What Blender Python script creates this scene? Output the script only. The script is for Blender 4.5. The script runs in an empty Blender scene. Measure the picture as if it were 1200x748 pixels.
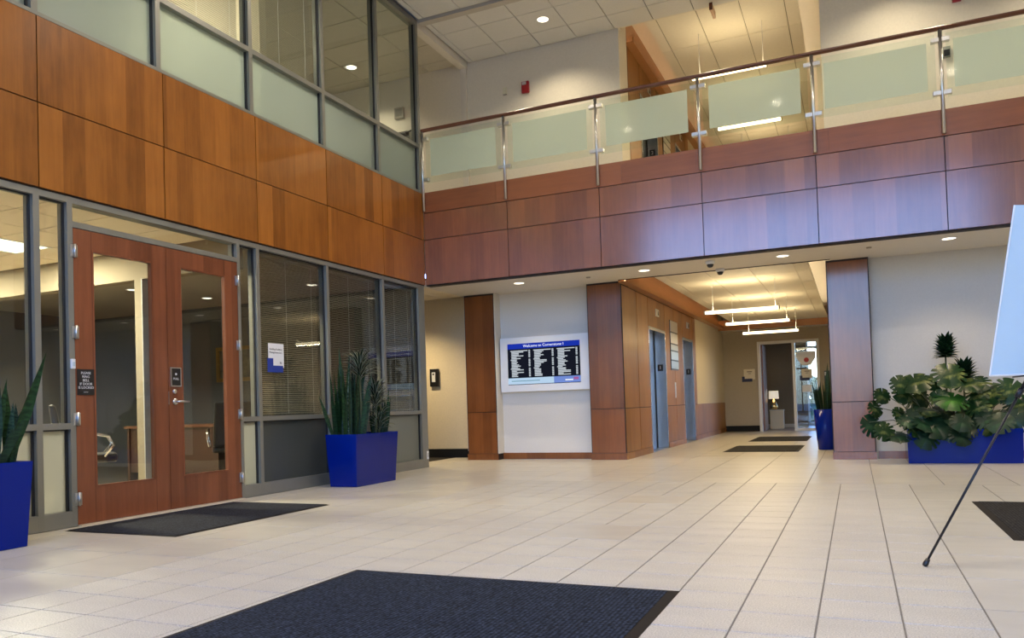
import bpy, math, random
from mathutils import Vector

random.seed(11)
sc = bpy.context.scene
COL = sc.collection

# ------------------------------------------------------------------ camera
cam_d = bpy.data.cameras.new('camera')
cam = bpy.data.objects.new('camera', cam_d)
COL.objects.link(cam)
CR = Vector((0.91407891, 0.40425109, -0.03226162))
CU = Vector((0.03932963, -0.00919007, 0.99918403))
CF = Vector((-0.40362474, 0.91460188, 0.02429949))
CP = Vector((5.79643, -10.06397, 0.86162))
m4 = cam.matrix_world.copy()
for i in range(3):
    m4[i][0] = CR[i]; m4[i][1] = CU[i]; m4[i][2] = -CF[i]; m4[i][3] = CP[i]
cam.matrix_world = m4
cam_d.sensor_fit = 'HORIZONTAL'
cam_d.sensor_width = 36.0
cam_d.lens = 36.0 * 911.224 / 1200.0
cam_d.shift_y = (453.99 - 374.0) / 1200.0
cam_d.clip_start = 0.05
cam_d.clip_end = 300
sc.camera = cam

# ------------------------------------------------------------------ sky, exposure
world = bpy.data.worlds.new('sky'); sc.world = world
world.use_nodes = True
wn = world.node_tree.nodes; wl = world.node_tree.links
wn.clear()
wo = wn.new('ShaderNodeOutputWorld'); wb = wn.new('ShaderNodeBackground')
sky = wn.new('ShaderNodeTexSky')
sky.sky_type = 'NISHITA'
sky.sun_disc = False
sky.sun_elevation = math.radians(38)
sky.sun_rotation = math.radians(20)
sky.air_density = 1.6
sky.dust_density = 0.6
sky.ozone_density = 2.0
sky_tint = wn.new('ShaderNodeVectorMath'); sky_tint.operation = 'MULTIPLY'
sky_tint.inputs[1].default_value = (0.50, 0.70, 1.45)     # clear deep blue day
wl.new(sky.outputs[0], sky_tint.inputs[0]); wl.new(sky_tint.outputs[0], wb.inputs[0]); wl.new(wb.outputs[0], wo.inputs[0])
wb.inputs[1].default_value = 1.0
sc.view_settings.view_transform = 'Standard'
sc.view_settings.look = 'None'
sc.view_settings.gamma = 1.0
sc.view_settings.use_curve_mapping = False
sc.view_settings.exposure = 0.06
sc.cycles.use_denoising = True
sc.cycles.max_bounces = 10
sc.cycles.transparent_max_bounces = 24
sc.cycles.sample_clamp_indirect = 6.0
sc.cycles.caustics_reflective = False
sc.cycles.caustics_refractive = False

# ------------------------------------------------------------------ helpers
def W(o):
    v = Vector((0, 0, 0))
    while o is not None:
        v += Vector(o.location); o = o.parent
    return v

def tag(o, label=None, cat=None, group=None, kind=None):
    if label: o['label'] = label
    if cat: o['category'] = cat
    if group: o['group'] = group
    if kind: o['kind'] = kind
    return o

def empty(name, loc, label=None, cat=None, group=None, kind=None):
    o = bpy.data.objects.new(name, None)
    o.empty_display_size = 0.1
    COL.objects.link(o); o.location = loc
    return tag(o, label, cat, group, kind)

class MB:
    def __init__(s): s.v = []; s.f = []; s.sm = []
    def add(s, vs, fs, smooth=False):
        b = len(s.v); s.v += [tuple(p) for p in vs]
        for f in fs: s.f.append(tuple(i + b for i in f)); s.sm.append(smooth)
        return s
    def box(s, x0, x1, y0, y1, z0, z1):
        vs = [(x0,y0,z0),(x1,y0,z0),(x1,y1,z0),(x0,y1,z0),(x0,y0,z1),(x1,y0,z1),(x1,y1,z1),(x0,y1,z1)]
        return s.add(vs, [(0,3,2,1),(4,5,6,7),(0,1,5,4),(1,2,6,5),(2,3,7,6),(3,0,4,7)])
    def frustum(s, b, t):      # b,t = (x0,x1,y0,y1,z)
        vs = [(b[0],b[2],b[4]),(b[1],b[2],b[4]),(b[1],b[3],b[4]),(b[0],b[3],b[4]),
              (t[0],t[2],t[4]),(t[1],t[2],t[4]),(t[1],t[3],t[4]),(t[0],t[3],t[4])]
        return s.add(vs, [(0,3,2,1),(4,5,6,7),(0,1,5,4),(1,2,6,5),(2,3,7,6),(3,0,4,7)])
    def quad(s, a, b, c, d): return s.add([a,b,c,d], [(0,1,2,3)])
    def tube(s, pts, r, n=8, caps=True, smooth=True):
        pts = [Vector(p) for p in pts]
        rs = r if isinstance(r, (list, tuple)) else [r]*len(pts)
        base = len(s.v); prev = None
        for i, p in enumerate(pts):
            d = (pts[min(i+1, len(pts)-1)] - pts[max(i-1, 0)])
            d = d.normalized() if d.length > 1e-9 else Vector((0,0,1))
            if prev is None:
                a = d.cross(Vector((0,0,1)))
                if a.length < 1e-3: a = d.cross(Vector((1,0,0)))
            else:
                a = prev - d*prev.dot(d)
            a.normalize(); prev = a; b = d.cross(a)
            for k in range(n):
                t = 2*math.pi*k/n
                s.v.append(tuple(p + (a*math.cos(t)+b*math.sin(t))*rs[i]))
        for i in range(len(pts)-1):
            for k in range(n):
                k2 = (k+1) % n
                s.f.append((base+i*n+k, base+i*n+k2, base+(i+1)*n+k2, base+(i+1)*n+k)); s.sm.append(smooth)
        if caps:
            s.f.append(tuple(base+k for k in reversed(range(n)))); s.sm.append(False)
            e = base+(len(pts)-1)*n
            s.f.append(tuple(e+k for k in range(n))); s.sm.append(False)
        return s
    def lathe(s, prof, c=(0,0,0), n=24, smooth=True, caps=True):
        base = len(s.v)
        for r, z in prof:
            for k in range(n):
                t = 2*math.pi*k/n
                s.v.append((c[0]+r*math.cos(t), c[1]+r*math.sin(t), c[2]+z))
        for i in range(len(prof)-1):
            for k in range(n):
                k2 = (k+1) % n
                s.f.append((base+i*n+k, base+i*n+k2, base+(i+1)*n+k2, base+(i+1)*n+k)); s.sm.append(smooth)
        if caps:
            s.f.append(tuple(base+k for k in reversed(range(n)))); s.sm.append(False)
            e = base+(len(prof)-1)*n
            s.f.append(tuple(e+k for k in range(n))); s.sm.append(False)
        return s
    def build(s, name, mat, parent=None, base=False, bevel=0):
        xs = list(zip(*s.v))
        lo = Vector([min(q) for q in xs]); hi = Vector([max(q) for q in xs])
        c = (lo+hi)/2
        if base: c.z = lo.z
        me = bpy.data.meshes.new(name)
        me.from_pydata([(p[0]-c.x, p[1]-c.y, p[2]-c.z) for p in s.v], [], s.f)
        if any(s.sm): me.polygons.foreach_set('use_smooth', s.sm)
        me.update()
        if mat is not None: me.materials.append(mat)
        o = bpy.data.objects.new(name, me); COL.objects.link(o)
        if parent is not None:
            o.parent = parent; o.location = c - W(parent)
        else: o.location = c
        if bevel:
            b = o.modifiers.new('edge', 'BEVEL'); b.width = bevel; b.segments = 2; b.limit_method = 'ANGLE'
        return o

def box(name, mat, parent, x0, x1, y0, y1, z0, z1, bevel=0):
    return MB().box(x0, x1, y0, y1, z0, z1).build(name, mat, parent, bevel=bevel)

def struct(name, mb, mat, label=None, cat=None):
    o = mb.build(name, mat, None, base=True)
    return tag(o, label, cat, None, 'structure')

def text(name, body, size, mat, parent, origin, right, up, align='CENTER'):
    """flat lettering: a text mesh whose x runs along right and y along up"""
    cu = bpy.data.curves.new(name, 'FONT'); cu.body = body; cu.size = size
    cu.align_x = align; cu.align_y = 'CENTER'; cu.extrude = 0.0006; cu.resolution_u = 2
    t = bpy.data.objects.new(name, cu); COL.objects.link(t)
    dg = bpy.context.evaluated_depsgraph_get()
    me = bpy.data.meshes.new_from_object(t.evaluated_get(dg))
    bpy.data.objects.remove(t)
    R, U = Vector(right), Vector(up); N = R.cross(U); O = Vector(origin)
    mb = MB()
    mb.add([O+R*v.co.x+U*v.co.y+N*v.co.z for v in me.vertices], [tuple(p.vertices) for p in me.polygons])
    return mb.build(name, mat, parent)

# ------------------------------------------------------------------ materials
def nodes(name):
    m = bpy.data.materials.new(name); m.use_nodes = True
    nt = m.node_tree; nt.nodes.clear()
    out = nt.nodes.new('ShaderNodeOutputMaterial')
    return m, nt, nt.nodes, nt.links, out

def M(name, col, rough=0.5, metal=0.0, spec=0.5, var=0.0, scale=8.0, stretch=(1,1,1), bump=0.0, coat=0.0,
      emit=0.0, ecol=None, rand=0.0, trans=0.0, bscale=None):
    m, nt, N, L, out = nodes(name)
    p = N.new('ShaderNodeBsdfPrincipled'); L.new(p.outputs[0], out.inputs[0])
    p.inputs['Roughness'].default_value = rough; p.inputs['Metallic'].default_value = metal
    p.inputs['Specular IOR Level'].default_value = spec
    p.inputs['Coat Weight'].default_value = coat; p.inputs['Coat Roughness'].default_value = 0.12
    c4 = (*col, 1)
    p.inputs['Base Color'].default_value = c4
    if emit:
        p.inputs['Emission Color'].default_value = (*(ecol or col), 1); p.inputs['Emission Strength'].default_value = emit
    if var or bump or rand:
        tc = N.new('ShaderNodeTexCoord'); mp = N.new('ShaderNodeMapping'); mp.inputs['Scale'].default_value = stretch
        L.new(tc.outputs['Object'], mp.inputs[0])
        nz = N.new('ShaderNodeTexNoise'); nz.inputs['Scale'].default_value = scale; nz.inputs['Detail'].default_value = 5
        L.new(mp.outputs[0], nz.inputs[0])
        a = N.new('ShaderNodeMapRange'); a.inputs[1].default_value = 0.3; a.inputs[2].default_value = 0.7
        a.inputs[3].default_value = 1-var; a.inputs[4].default_value = 1+var
        L.new(nz.outputs[0], a.inputs[0])
        oi = N.new('ShaderNodeObjectInfo')
        b = N.new('ShaderNodeMapRange'); b.inputs[3].default_value = 1-rand; b.inputs[4].default_value = 1+rand
        L.new(oi.outputs['Random'], b.inputs[0])
        mu = N.new('ShaderNodeMath'); mu.operation = 'MULTIPLY'; L.new(a.outputs[0], mu.inputs[0]); L.new(b.outputs[0], mu.inputs[1])
        sc_ = N.new('ShaderNodeVectorMath'); sc_.operation = 'SCALE'; sc_.inputs[0].default_value = col
        L.new(mu.outputs[0], sc_.inputs['Scale']); L.new(sc_.outputs[0], p.inputs['Base Color'])
        if bump:
            nb = nz
            if bscale:
                nb = N.new('ShaderNodeTexNoise'); nb.inputs['Scale'].default_value = bscale; L.new(mp.outputs[0], nb.inputs[0])
            bp = N.new('ShaderNodeBump'); bp.inputs['Strength'].default_value = bump; bp.inputs['Distance'].default_value = 0.004
            L.new(nb.outputs[0], bp.inputs['Height']); L.new(bp.outputs[0], p.inputs['Normal'])
    return m

def wood(name, dark, light, rough=0.3, leaf=0.2, horizontal=False, spec=0.3, coat=0.3, cior=1.5, crough=0.2):
    """veneer: book-matched leaves of random tone plus stretched grain"""
    m, nt, N, L, out = nodes(name)
    p = N.new('ShaderNodeBsdfPrincipled'); L.new(p.outputs[0], out.inputs[0])
    p.inputs['Roughness'].default_value = rough; p.inputs['Specular IOR Level'].default_value = spec
    p.inputs['Coat Weight'].default_value = coat; p.inputs['Coat Roughness'].default_value = crough; p.inputs['Coat IOR'].default_value = cior
    tc = N.new('ShaderNodeTexCoord'); sp = N.new('ShaderNodeSeparateXYZ'); L.new(tc.outputs['Object'], sp.inputs[0])
    def math_(op, a, b=None):
        n = N.new('ShaderNodeMath'); n.operation = op
        for i, q in enumerate((a, b)):
            if q is None: continue
            if isinstance(q, (int, float)): n.inputs[i].default_value = q
            else: L.new(q, n.inputs[i])
        return n.outputs[0]
    oi = N.new('ShaderNodeObjectInfo')
    hsum = math_('ADD', sp.outputs[0], sp.outputs[1])
    u, w = (sp.outputs[2], hsum) if horizontal else (hsum, sp.outputs[2])
    rnd = math_('MULTIPLY', oi.outputs['Random'], 37.0)
    lf = math_('FLOOR', math_('ADD', math_('DIVIDE', u, leaf), rnd))
    cw = N.new('ShaderNodeCombineXYZ'); L.new(lf, cw.inputs[0]); L.new(math_('FLOOR', rnd), cw.inputs[1])
    wn_ = N.new('ShaderNodeTexWhiteNoise'); wn_.noise_dimensions = '2D'; L.new(cw.outputs[0], wn_.inputs['Vector'])
    cg = N.new('ShaderNodeCombineXYZ')
    L.new(math_('MULTIPLY', u, 26.0), cg.inputs[0]); L.new(math_('MULTIPLY', w, 1.6), cg.inputs[1])
    L.new(math_('ADD', math_('MULTIPLY', wn_.outputs[0], 60.0), rnd), cg.inputs[2])
    g = N.new('ShaderNodeTexNoise'); g.inputs['Scale'].default_value = 1.0; g.inputs['Detail'].default_value = 6; g.inputs['Roughness'].default_value = 0.65
    g.inputs['Distortion'].default_value = 0.4
    L.new(cg.outputs[0], g.inputs[0])
    cb = N.new('ShaderNodeCombineXYZ')
    L.new(math_('MULTIPLY', u, 5.0), cb.inputs[0]); L.new(math_('MULTIPLY', w, 2.6), cb.inputs[1]); L.new(rnd, cb.inputs[2])
    g2 = N.new('ShaderNodeTexNoise'); g2.inputs['Scale'].default_value = 1.0; g2.inputs['Detail'].default_value = 3; L.new(cb.outputs[0], g2.inputs[0])
    f = math_('ADD', math_('MULTIPLY', wn_.outputs[0], 0.42), math_('MULTIPLY', g.outputs[0], 0.62))
    f = math_('ADD', f, math_('MULTIPLY', g2.outputs[0], 0.45))
    f = math_('SUBTRACT', f, 0.26)
    mx = N.new('ShaderNodeMix'); mx.data_type = 'RGBA'
    mx.inputs[6].default_value = (*dark, 1); mx.inputs[7].default_value = (*light, 1)
    L.new(f, mx.inputs[0]); L.new(mx.outputs[2], p.inputs['Base Color'])
    bp = N.new('ShaderNodeBump'); bp.inputs['Strength'].default_value = 0.05; bp.inputs['Distance'].default_value = 0.002
    L.new(g.outputs[0], bp.inputs['Height']); L.new(bp.outputs[0], p.inputs['Normal'])
    return m

def glass(name, tint=(0.92, 0.96, 0.94), refl=1.0, rough=0.0, base=0.04):
    m, nt, N, L, out = nodes(name)
    t = N.new('ShaderNodeBsdfTransparent'); t.inputs[0].default_value = (*tint, 1)
    g = N.new('ShaderNodeBsdfGlossy'); g.inputs['Roughness'].default_value = rough; g.inputs[0].default_value = (1, 1, 1, 1)
    lw = N.new('ShaderNodeLayerWeight'); lw.inputs[0].default_value = 0.5
    pw = N.new('ShaderNodeMath'); pw.operation = 'POWER'; pw.inputs[1].default_value = 5; L.new(lw.outputs['Facing'], pw.inputs[0])
    ma = N.new('ShaderNodeMath'); ma.operation = 'MULTIPLY_ADD'; ma.inputs[1].default_value = refl*(1-base); ma.inputs[2].default_value = base*refl
    L.new(pw.outputs[0], ma.inputs[0])
    mx = N.new('ShaderNodeMixShader'); L.new(ma.outputs[0], mx.inputs[0]); L.new(t.outputs[0], mx.inputs[1]); L.new(g.outputs[0], mx.inputs[2])
    L.new(mx.outputs[0], out.inputs[0])
    return m

def frost(name, col, clear=0.3, diffuse=0.4, gloss=0.05):
    """etched glass: part see-through, part scattering"""
    m, nt, N, L, out = nodes(name)
    t = N.new('ShaderNodeBsdfTransparent'); t.inputs[0].default_value = (*col, 1)
    tr = N.new('ShaderNodeBsdfTranslucent'); tr.inputs[0].default_value = (*col, 1)
    df = N.new('ShaderNodeBsdfDiffuse'); df.inputs[0].default_value = (*col, 1)
    gl = N.new('ShaderNodeBsdfGlossy'); gl.inputs['Roughness'].default_value = 0.25
    nz = N.new('ShaderNodeTexNoise'); nz.inputs['Scale'].default_value = 400
    a = N.new('ShaderNodeMixShader'); a.inputs[0].default_value = diffuse; L.new(tr.outputs[0], a.inputs[1]); L.new(df.outputs[0], a.inputs[2])
    b = N.new('ShaderNodeMixShader'); b.inputs[0].default_value = clear; L.new(a.outputs[0], b.inputs[1]); L.new(t.outputs[0], b.inputs[2])
    c = N.new('ShaderNodeMixShader'); c.inputs[0].default_value = gloss; L.new(b.outputs[0], c.inputs[1]); L.new(gl.outputs[0], c.inputs[2])
    L.new(c.outputs[0], out.inputs[0])
    return m

def emis(name, col, s):
    m, nt, N, L, out = nodes(name)
    e = N.new('ShaderNodeEmission'); e.inputs[0].default_value = (*col, 1); e.inputs[1].default_value = s
    L.new(e.outputs[0], out.inputs[0]); return m

def tile_mat(name, c, rough, speck, bump):
    m, nt, N, L, out = nodes(name)
    p = N.new('ShaderNodeBsdfPrincipled'); L.new(p.outputs[0], out.inputs[0])
    ge = N.new('ShaderNodeNewGeometry'); oi = N.new('ShaderNodeObjectInfo')
    n1 = N.new('ShaderNodeTexNoise'); n1.inputs['Scale'].default_value = 170; n1.inputs['Detail'].default_value = 2; L.new(ge.outputs['Position'], n1.inputs[0])
    n2 = N.new('ShaderNodeTexNoise'); n2.inputs['Scale'].default_value = 2.2; n2.inputs['Detail'].default_value = 4
    mp = N.new('ShaderNodeMapping'); mp.inputs['Scale'].default_value = (1.0, 3.2, 1.0); L.new(ge.outputs['Position'], mp.inputs[0]); L.new(mp.outputs[0], n2.inputs[0])
    def mr(src, lo, hi, a=0.3, b=0.7):
        r = N.new('ShaderNodeMapRange'); r.inputs[1].default_value = a; r.inputs[2].default_value = b
        r.inputs[3].default_value = lo; r.inputs[4].default_value = hi; L.new(src, r.inputs[0]); return r.outputs[0]
    def mul(a, b):
        n = N.new('ShaderNodeMath'); n.operation = 'MULTIPLY'; L.new(a, n.inputs[0]); L.new(b, n.inputs[1]); return n.outputs[0]
    k = mul(mul(mr(n1.outputs[0], 1-speck, 1+speck), mr(n2.outputs[0], 0.94, 1.05)), mr(oi.outputs['Random'], 0.975, 1.02, 0, 1))
    s = N.new('ShaderNodeVectorMath'); s.operation = 'SCALE'; s.inputs[0].default_value = c; L.new(k, s.inputs['Scale'])
    L.new(s.outputs[0], p.inputs['Base Color'])
    p.inputs['Roughness'].default_value = rough; p.inputs['Specular IOR Level'].default_value = 0.5
    bp = N.new('ShaderNodeBump'); bp.inputs['Strength'].default_value = bump; bp.inputs['Distance'].default_value = 0.002
    L.new(n1.outputs[0], bp.inputs['Height']); L.new(bp.outputs[0], p.inputs['Normal'])
    return m

def mat_pile(name, c, sx, sy):
    """ribbed entrance matting: rows of small pile cells"""
    m, nt, N, L, out = nodes(name)
    p = N.new('ShaderNodeBsdfPrincipled'); L.new(p.outputs[0], out.inputs[0]); p.inputs['Roughness'].default_value = 0.95
    p.inputs['Specular IOR Level'].default_value = 0.15
    ge = N.new('ShaderNodeNewGeometry'); mp = N.new('ShaderNodeMapping'); mp.inputs['Scale'].default_value = (sx, sy, 1); L.new(ge.outputs['Position'], mp.inputs[0])
    vo = N.new('ShaderNodeTexVoronoi'); vo.inputs['Scale'].default_value = 1.0; vo.inputs['Randomness'].default_value = 0.25; L.new(mp.outputs[0], vo.inputs[0])
    nz = N.new('ShaderNodeTexNoise'); nz.inputs['Scale'].default_value = 60; L.new(ge.outputs['Position'], nz.inputs[0])
    r = N.new('ShaderNodeMapRange'); r.inputs[1].default_value = 0.1; r.inputs[2].default_value = 0.55; r.inputs[3].default_value = 2.2; r.inputs[4].default_value = 0.35
    L.new(vo.outputs['Distance'], r.inputs[0])
    r2 = N.new('ShaderNodeMapRange'); r2.inputs[1].default_value = 0.3; r2.inputs[2].default_value = 0.7; r2.inputs[3].default_value = 0.35; r2.inputs[4].default_value = 1.7; L.new(nz.outputs[0], r2.inputs[0])
    mu = N.new('ShaderNodeMath'); mu.operation = 'MULTIPLY'; L.new(r.outputs[0], mu.inputs[0]); L.new(r2.outputs[0], mu.inputs[1])
    s = N.new('ShaderNodeVectorMath'); s.operation = 'SCALE'; s.inputs[0].default_value = c; L.new(mu.outputs[0], s.inputs['Scale']); L.new(s.outputs[0], p.inputs['Base Color'])
    bp = N.new('ShaderNodeBump'); bp.inputs['Strength'].default_value = 0.6; bp.inputs['Distance'].default_value = 0.004; bp.invert = True
    L.new(vo.outputs['Distance'], bp.inputs['Height']); L.new(bp.outputs[0], p.inputs['Normal'])
    return m

def leaf_mat(name, c1, c2, mode, rough=0.4, scale=14.0):
    """mode 'band': cross bands, 'edge': pale margins, 'blotch': variegation"""
    m, nt, N, L, out = nodes(name)
    p = N.new('ShaderNodeBsdfPrincipled'); L.new(p.outputs[0], out.inputs[0]); p.inputs['Roughness'].default_value = rough; p.inputs['Specular IOR Level'].default_value = 0.22
    tc = N.new('ShaderNodeTexCoord'); at = N.new('ShaderNodeAttribute'); at.attribute_name = 'leafuv'
    nz = N.new('ShaderNodeTexNoise'); nz.inputs['Detail'].default_value = 4
    oi = N.new('ShaderNodeObjectInfo')
    sp = N.new('ShaderNodeSeparateXYZ'); L.new(at.outputs['Vector'], sp.inputs[0])
    fac = N.new('ShaderNodeMapRange'); fac.inputs[3].default_value = 0; fac.inputs[4].default_value = 1
    if mode == 'band':
        mp = N.new('ShaderNodeMapping'); mp.inputs['Scale'].default_value = (0.6, 30.0, 0.0); L.new(at.outputs['Vector'], mp.inputs[0]); L.new(mp.outputs[0], nz.inputs[0])
        nz.inputs['Scale'].default_value = 1.0; L.new(nz.outputs[0], fac.inputs[0]); fac.inputs[1].default_value = 0.42; fac.inputs[2].default_value = 0.62
    elif mode == 'edge':
        ab = N.new('ShaderNodeMath'); ab.operation = 'ABSOLUTE'; L.new(sp.outputs[0], ab.inputs[0]); L.new(ab.outputs[0], fac.inputs[0])
        fac.inputs[1].default_value = 0.5; fac.inputs[2].default_value = 0.72
    else:
        L.new(tc.outputs['Object'], nz.inputs[0]); nz.inputs['Scale'].default_value = scale; L.new(nz.outputs[0], fac.inputs[0])
        fac.inputs[1].default_value = 0.50; fac.inputs[2].default_value = 0.66
    mx = N.new('ShaderNodeMix'); mx.data_type = 'RGBA'; mx.inputs[6].default_value = (*c1, 1); mx.inputs[7].default_value = (*c2, 1)
    L.new(fac.outputs[0], mx.inputs[0])
    b = N.new('ShaderNodeMapRange'); b.inputs[3].default_value = 0.65; b.inputs[4].default_value = 1.35; L.new(oi.outputs['Random'], b.inputs[0])
    s = N.new('ShaderNodeVectorMath'); s.operation = 'SCALE'; L.new(mx.outputs[2], s.inputs[0]); L.new(b.outputs[0], s.inputs['Scale'])
    L.new(s.outputs[0], p.inputs['Base Color'])
    return m

# wood
WOOD = wood('veneer_cherry', (0.120, 0.036, 0.005), (0.45, 0.165, 0.028), rough=0.30, coat=0.15)
WOODB = wood('veneer_cherry_bridge', (0.115, 0.033, 0.012), (0.31, 0.108, 0.036), rough=0.35, leaf=0.23, coat=1.0, cior=1.75, crough=0.16)
WOODP = wood('veneer_pillar', (0.12, 0.034, 0.009), (0.31, 0.106, 0.027), rough=0.35, leaf=0.16, coat=0.8, cior=1.6, crough=0.16)
WOODH = wood('veneer_cap_band', (0.13, 0.036, 0.015), (0.31, 0.105, 0.038), rough=0.35, leaf=2.0, horizontal=True, coat=0.8, crough=0.16)
WOODD = wood('door_cherry', (0.085, 0.024, 0.010), (0.285, 0.094, 0.040), rough=0.34, leaf=0.13)
WOODE = wood('veneer_elevator_wall', (0.16, 0.060, 0.012), (0.38, 0.168, 0.040), rough=0.4, leaf=0.28, coat=0.12)
COVEW = wood('cove_wood', (0.36, 0.15, 0.045), (0.52, 0.25, 0.10), rough=0.4, leaf=2.0, horizontal=True)
RAILW = wood('handrail_wood', (0.085, 0.026, 0.012), (0.17, 0.055, 0.022), rough=0.3, leaf=2.0, horizontal=True)
REVEAL = M('dark_reveal', (0.018, 0.010, 0.008), 0.7)
# metal
ALU = M('anodised_frame', (0.255, 0.257, 0.23), 0.42, 0.5, 0.5, var=0.04, scale=3)
ALUD = M('black_gasket', (0.012, 0.014, 0.018), 0.6)
STEEL = M('brushed_steel', (0.60, 0.59, 0.57), 0.3, 1.0, var=0.05, scale=30, stretch=(1,1,0.05))
CHROME = M('chrome', (0.8, 0.8, 0.8), 0.12, 1.0)
ELEVD = M('elevator_door_steel', (0.20, 0.205, 0.215), 0.3, 1.0, var=0.1, scale=2)
ELEV = M('elevator_steel', (0.55, 0.58, 0.62), 0.26, 1.0, var=0.08, scale=2.2)
# paint
CREAM = M('cream_wallcovering', (0.70, 0.655, 0.56), 0.85, var=0.03, scale=40, bump=0.08, bscale=260)
WHITEW = M('pale_wallcovering', (0.72, 0.69, 0.64), 0.8, var=0.025, scale=60, bump=0.06, bscale=300)
UPPERW = M('upper_wallcovering', (0.75, 0.70, 0.59), 0.85, var=0.03, scale=40, bump=0.05, bscale=260)
TAUPE = M('taupe_wall', (0.40, 0.345, 0.255), 0.85, var=0.03, scale=30)
BROWNW = M('dark_brown_wall', (0.20, 0.16, 0.115), 0.85, var=0.03, scale=20)
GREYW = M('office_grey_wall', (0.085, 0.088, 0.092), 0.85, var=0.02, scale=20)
SOFFIT = M('soffit_paint', (0.70, 0.655, 0.575), 0.8, var=0.015, scale=12)
CEILT = M('ceiling_tile', (0.68, 0.675, 0.65), 0.9, var=0.03, scale=60, rand=0.02, bump=0.1, bscale=400)
CEILG = M('ceiling_grid', (0.10, 0.098, 0.09), 0.8, var=0.02)
OFFC = M('office_ceiling_tile', (0.86, 0.76, 0.60), 0.9, var=0.03, scale=60, rand=0.02)
CLOUD = M('ceiling_cloud_panel', (0.82, 0.77, 0.66), 0.6, var=0.02, scale=20)
CLOUDG = M('cloud_joint', (0.84, 0.80, 0.70), 0.6)
PLASTER = M('roof_plaster', (0.6, 0.57, 0.5), 0.9)
BLACKB = M('black_vinyl_base', (0.016, 0.016, 0.017), 0.75, spec=0.1)
WHITEP = M('white_plastic', (0.72, 0.73, 0.74), 0.4, var=0.01)
WHITEF = M('white_frame_paint', (0.70, 0.69, 0.66), 0.4)
BLACKP = M('black_plastic', (0.010, 0.010, 0.011), 0.35)
RED = M('alarm_red', (0.30, 0.012, 0.018), 0.35)
# floor
TILES = tile_mat('smooth_stone_tile', (0.520, 0.488, 0.412), 0.31, 0.04, 0.02)
TILER = tile_mat('textured_stone_tile', (0.500, 0.474, 0.412), 0.42, 0.30, 0.3)
GROUT = M('grout', (0.20, 0.185, 0.16), 0.9, var=0.1, scale=30)
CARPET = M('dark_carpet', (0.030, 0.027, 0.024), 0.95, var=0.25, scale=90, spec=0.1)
PILE = mat_pile('mat_ribbed_pile', (0.016, 0.022, 0.036), 52, 74)
PILE2 = mat_pile('mat_loop_pile', (0.019, 0.021, 0.028), 70, 70)
PILE3 = mat_pile('mat_black_pile', (0.022, 0.021, 0.020), 50, 50)
RUBBER = M('mat_rubber_edge', (0.013, 0.010, 0.008), 0.75, spec=0.2)
# glass
GLASS = glass('clear_glass')
GLASSR = glass('railing_glass', (0.93, 0.965, 0.945), refl=0.12, rough=0.05)
GLASSD = glass('office_tinted_glass', (0.80, 0.82, 0.80), refl=1.15)
FROSTB = frost('railing_etched_glass', (0.84, 0.87, 0.82), clear=0.46, diffuse=0.5, gloss=0.012)
FROSTU = frost('upper_etched_glass', (0.62, 0.70, 0.685), clear=0.5, diffuse=0.25, gloss=0.05)
FROSTD = frost('slate_etched_glass', (0.17, 0.19, 0.20), clear=0.3, diffuse=0.3, gloss=0.05)
FROSTL = frost('lower_etched_glass', (0.50, 0.53, 0.52), clear=0.35, diffuse=0.16, gloss=0.06)
BLIND = M('blind_slat', (0.40, 0.375, 0.31), 0.5, var=0.02)
# planters
BLUE = M('blue_planter_gloss', (0.0002, 0.012, 0.19), 0.12, spec=0.2, var=0.04, scale=2)
SOIL = M('soil', (0.03, 0.02, 0.012), 0.95, var=0.3, scale=40, bump=0.5)
SNAKE = leaf_mat('snake_leaf', (0.004, 0.019, 0.006), (0.014, 0.050, 0.014), 'band', rough=.5)
SNAKEW = leaf_mat('snake_leaf_pale', (0.015, 0.05, 0.03), (0.24, 0.33, 0.26), 'band', rough=.5)
SNAKEE = leaf_mat('snake_leaf_grey', (0.006, 0.020, 0.010), (0.026, 0.058, 0.028), 'band', rough=.5)
DRAC = leaf_mat('dracaena_leaf', (0.005, 0.016, 0.006), (0.24, 0.26, 0.19), 'edge')
DRACD = leaf_mat('dracaena_dark_leaf', (0.005, 0.020, 0.007), (0.018, 0.055, 0.018), 'blotch', scale=30)
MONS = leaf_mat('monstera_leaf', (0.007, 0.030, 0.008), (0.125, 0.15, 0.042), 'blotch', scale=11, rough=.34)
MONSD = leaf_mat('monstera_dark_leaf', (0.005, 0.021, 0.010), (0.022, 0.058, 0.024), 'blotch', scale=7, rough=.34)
MONSB = leaf_mat('monstera_bright_leaf', (0.012, 0.060, 0.008), (0.05, 0.17, 0.02), 'blotch', scale=6)
STEMM = M('plant_stem', (0.045, 0.060, 0.025), 0.6)
# light emitters
LAMPW = emis('downlight_lens', (1.0, 0.88, 0.68), 3.2)
TUBE = emis('pendant_diffuser', (1.0, 0.83, 0.52), 5.0)
COVE = emis('cove_led', (1.0, 0.70, 0.40), 7.0)
TROFF = emis('troffer_lens', (1.0, 0.88, 0.62), 3.2)

def spot(name, loc, power, col=(1.0, 0.84, 0.62), size=0.11, parent=None, angle=120):
    d = bpy.data.lights.new(name, 'SPOT'); d.energy = power; d.color = col; d.shadow_soft_size = size
    d.spot_size = math.radians(angle); d.spot_blend = 0.75
    o = bpy.data.objects.new(name, d); COL.objects.link(o)
    if parent is not None: o.parent = parent; o.location = Vector(loc) - W(parent)
    else: o.location = loc
    return o

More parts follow.
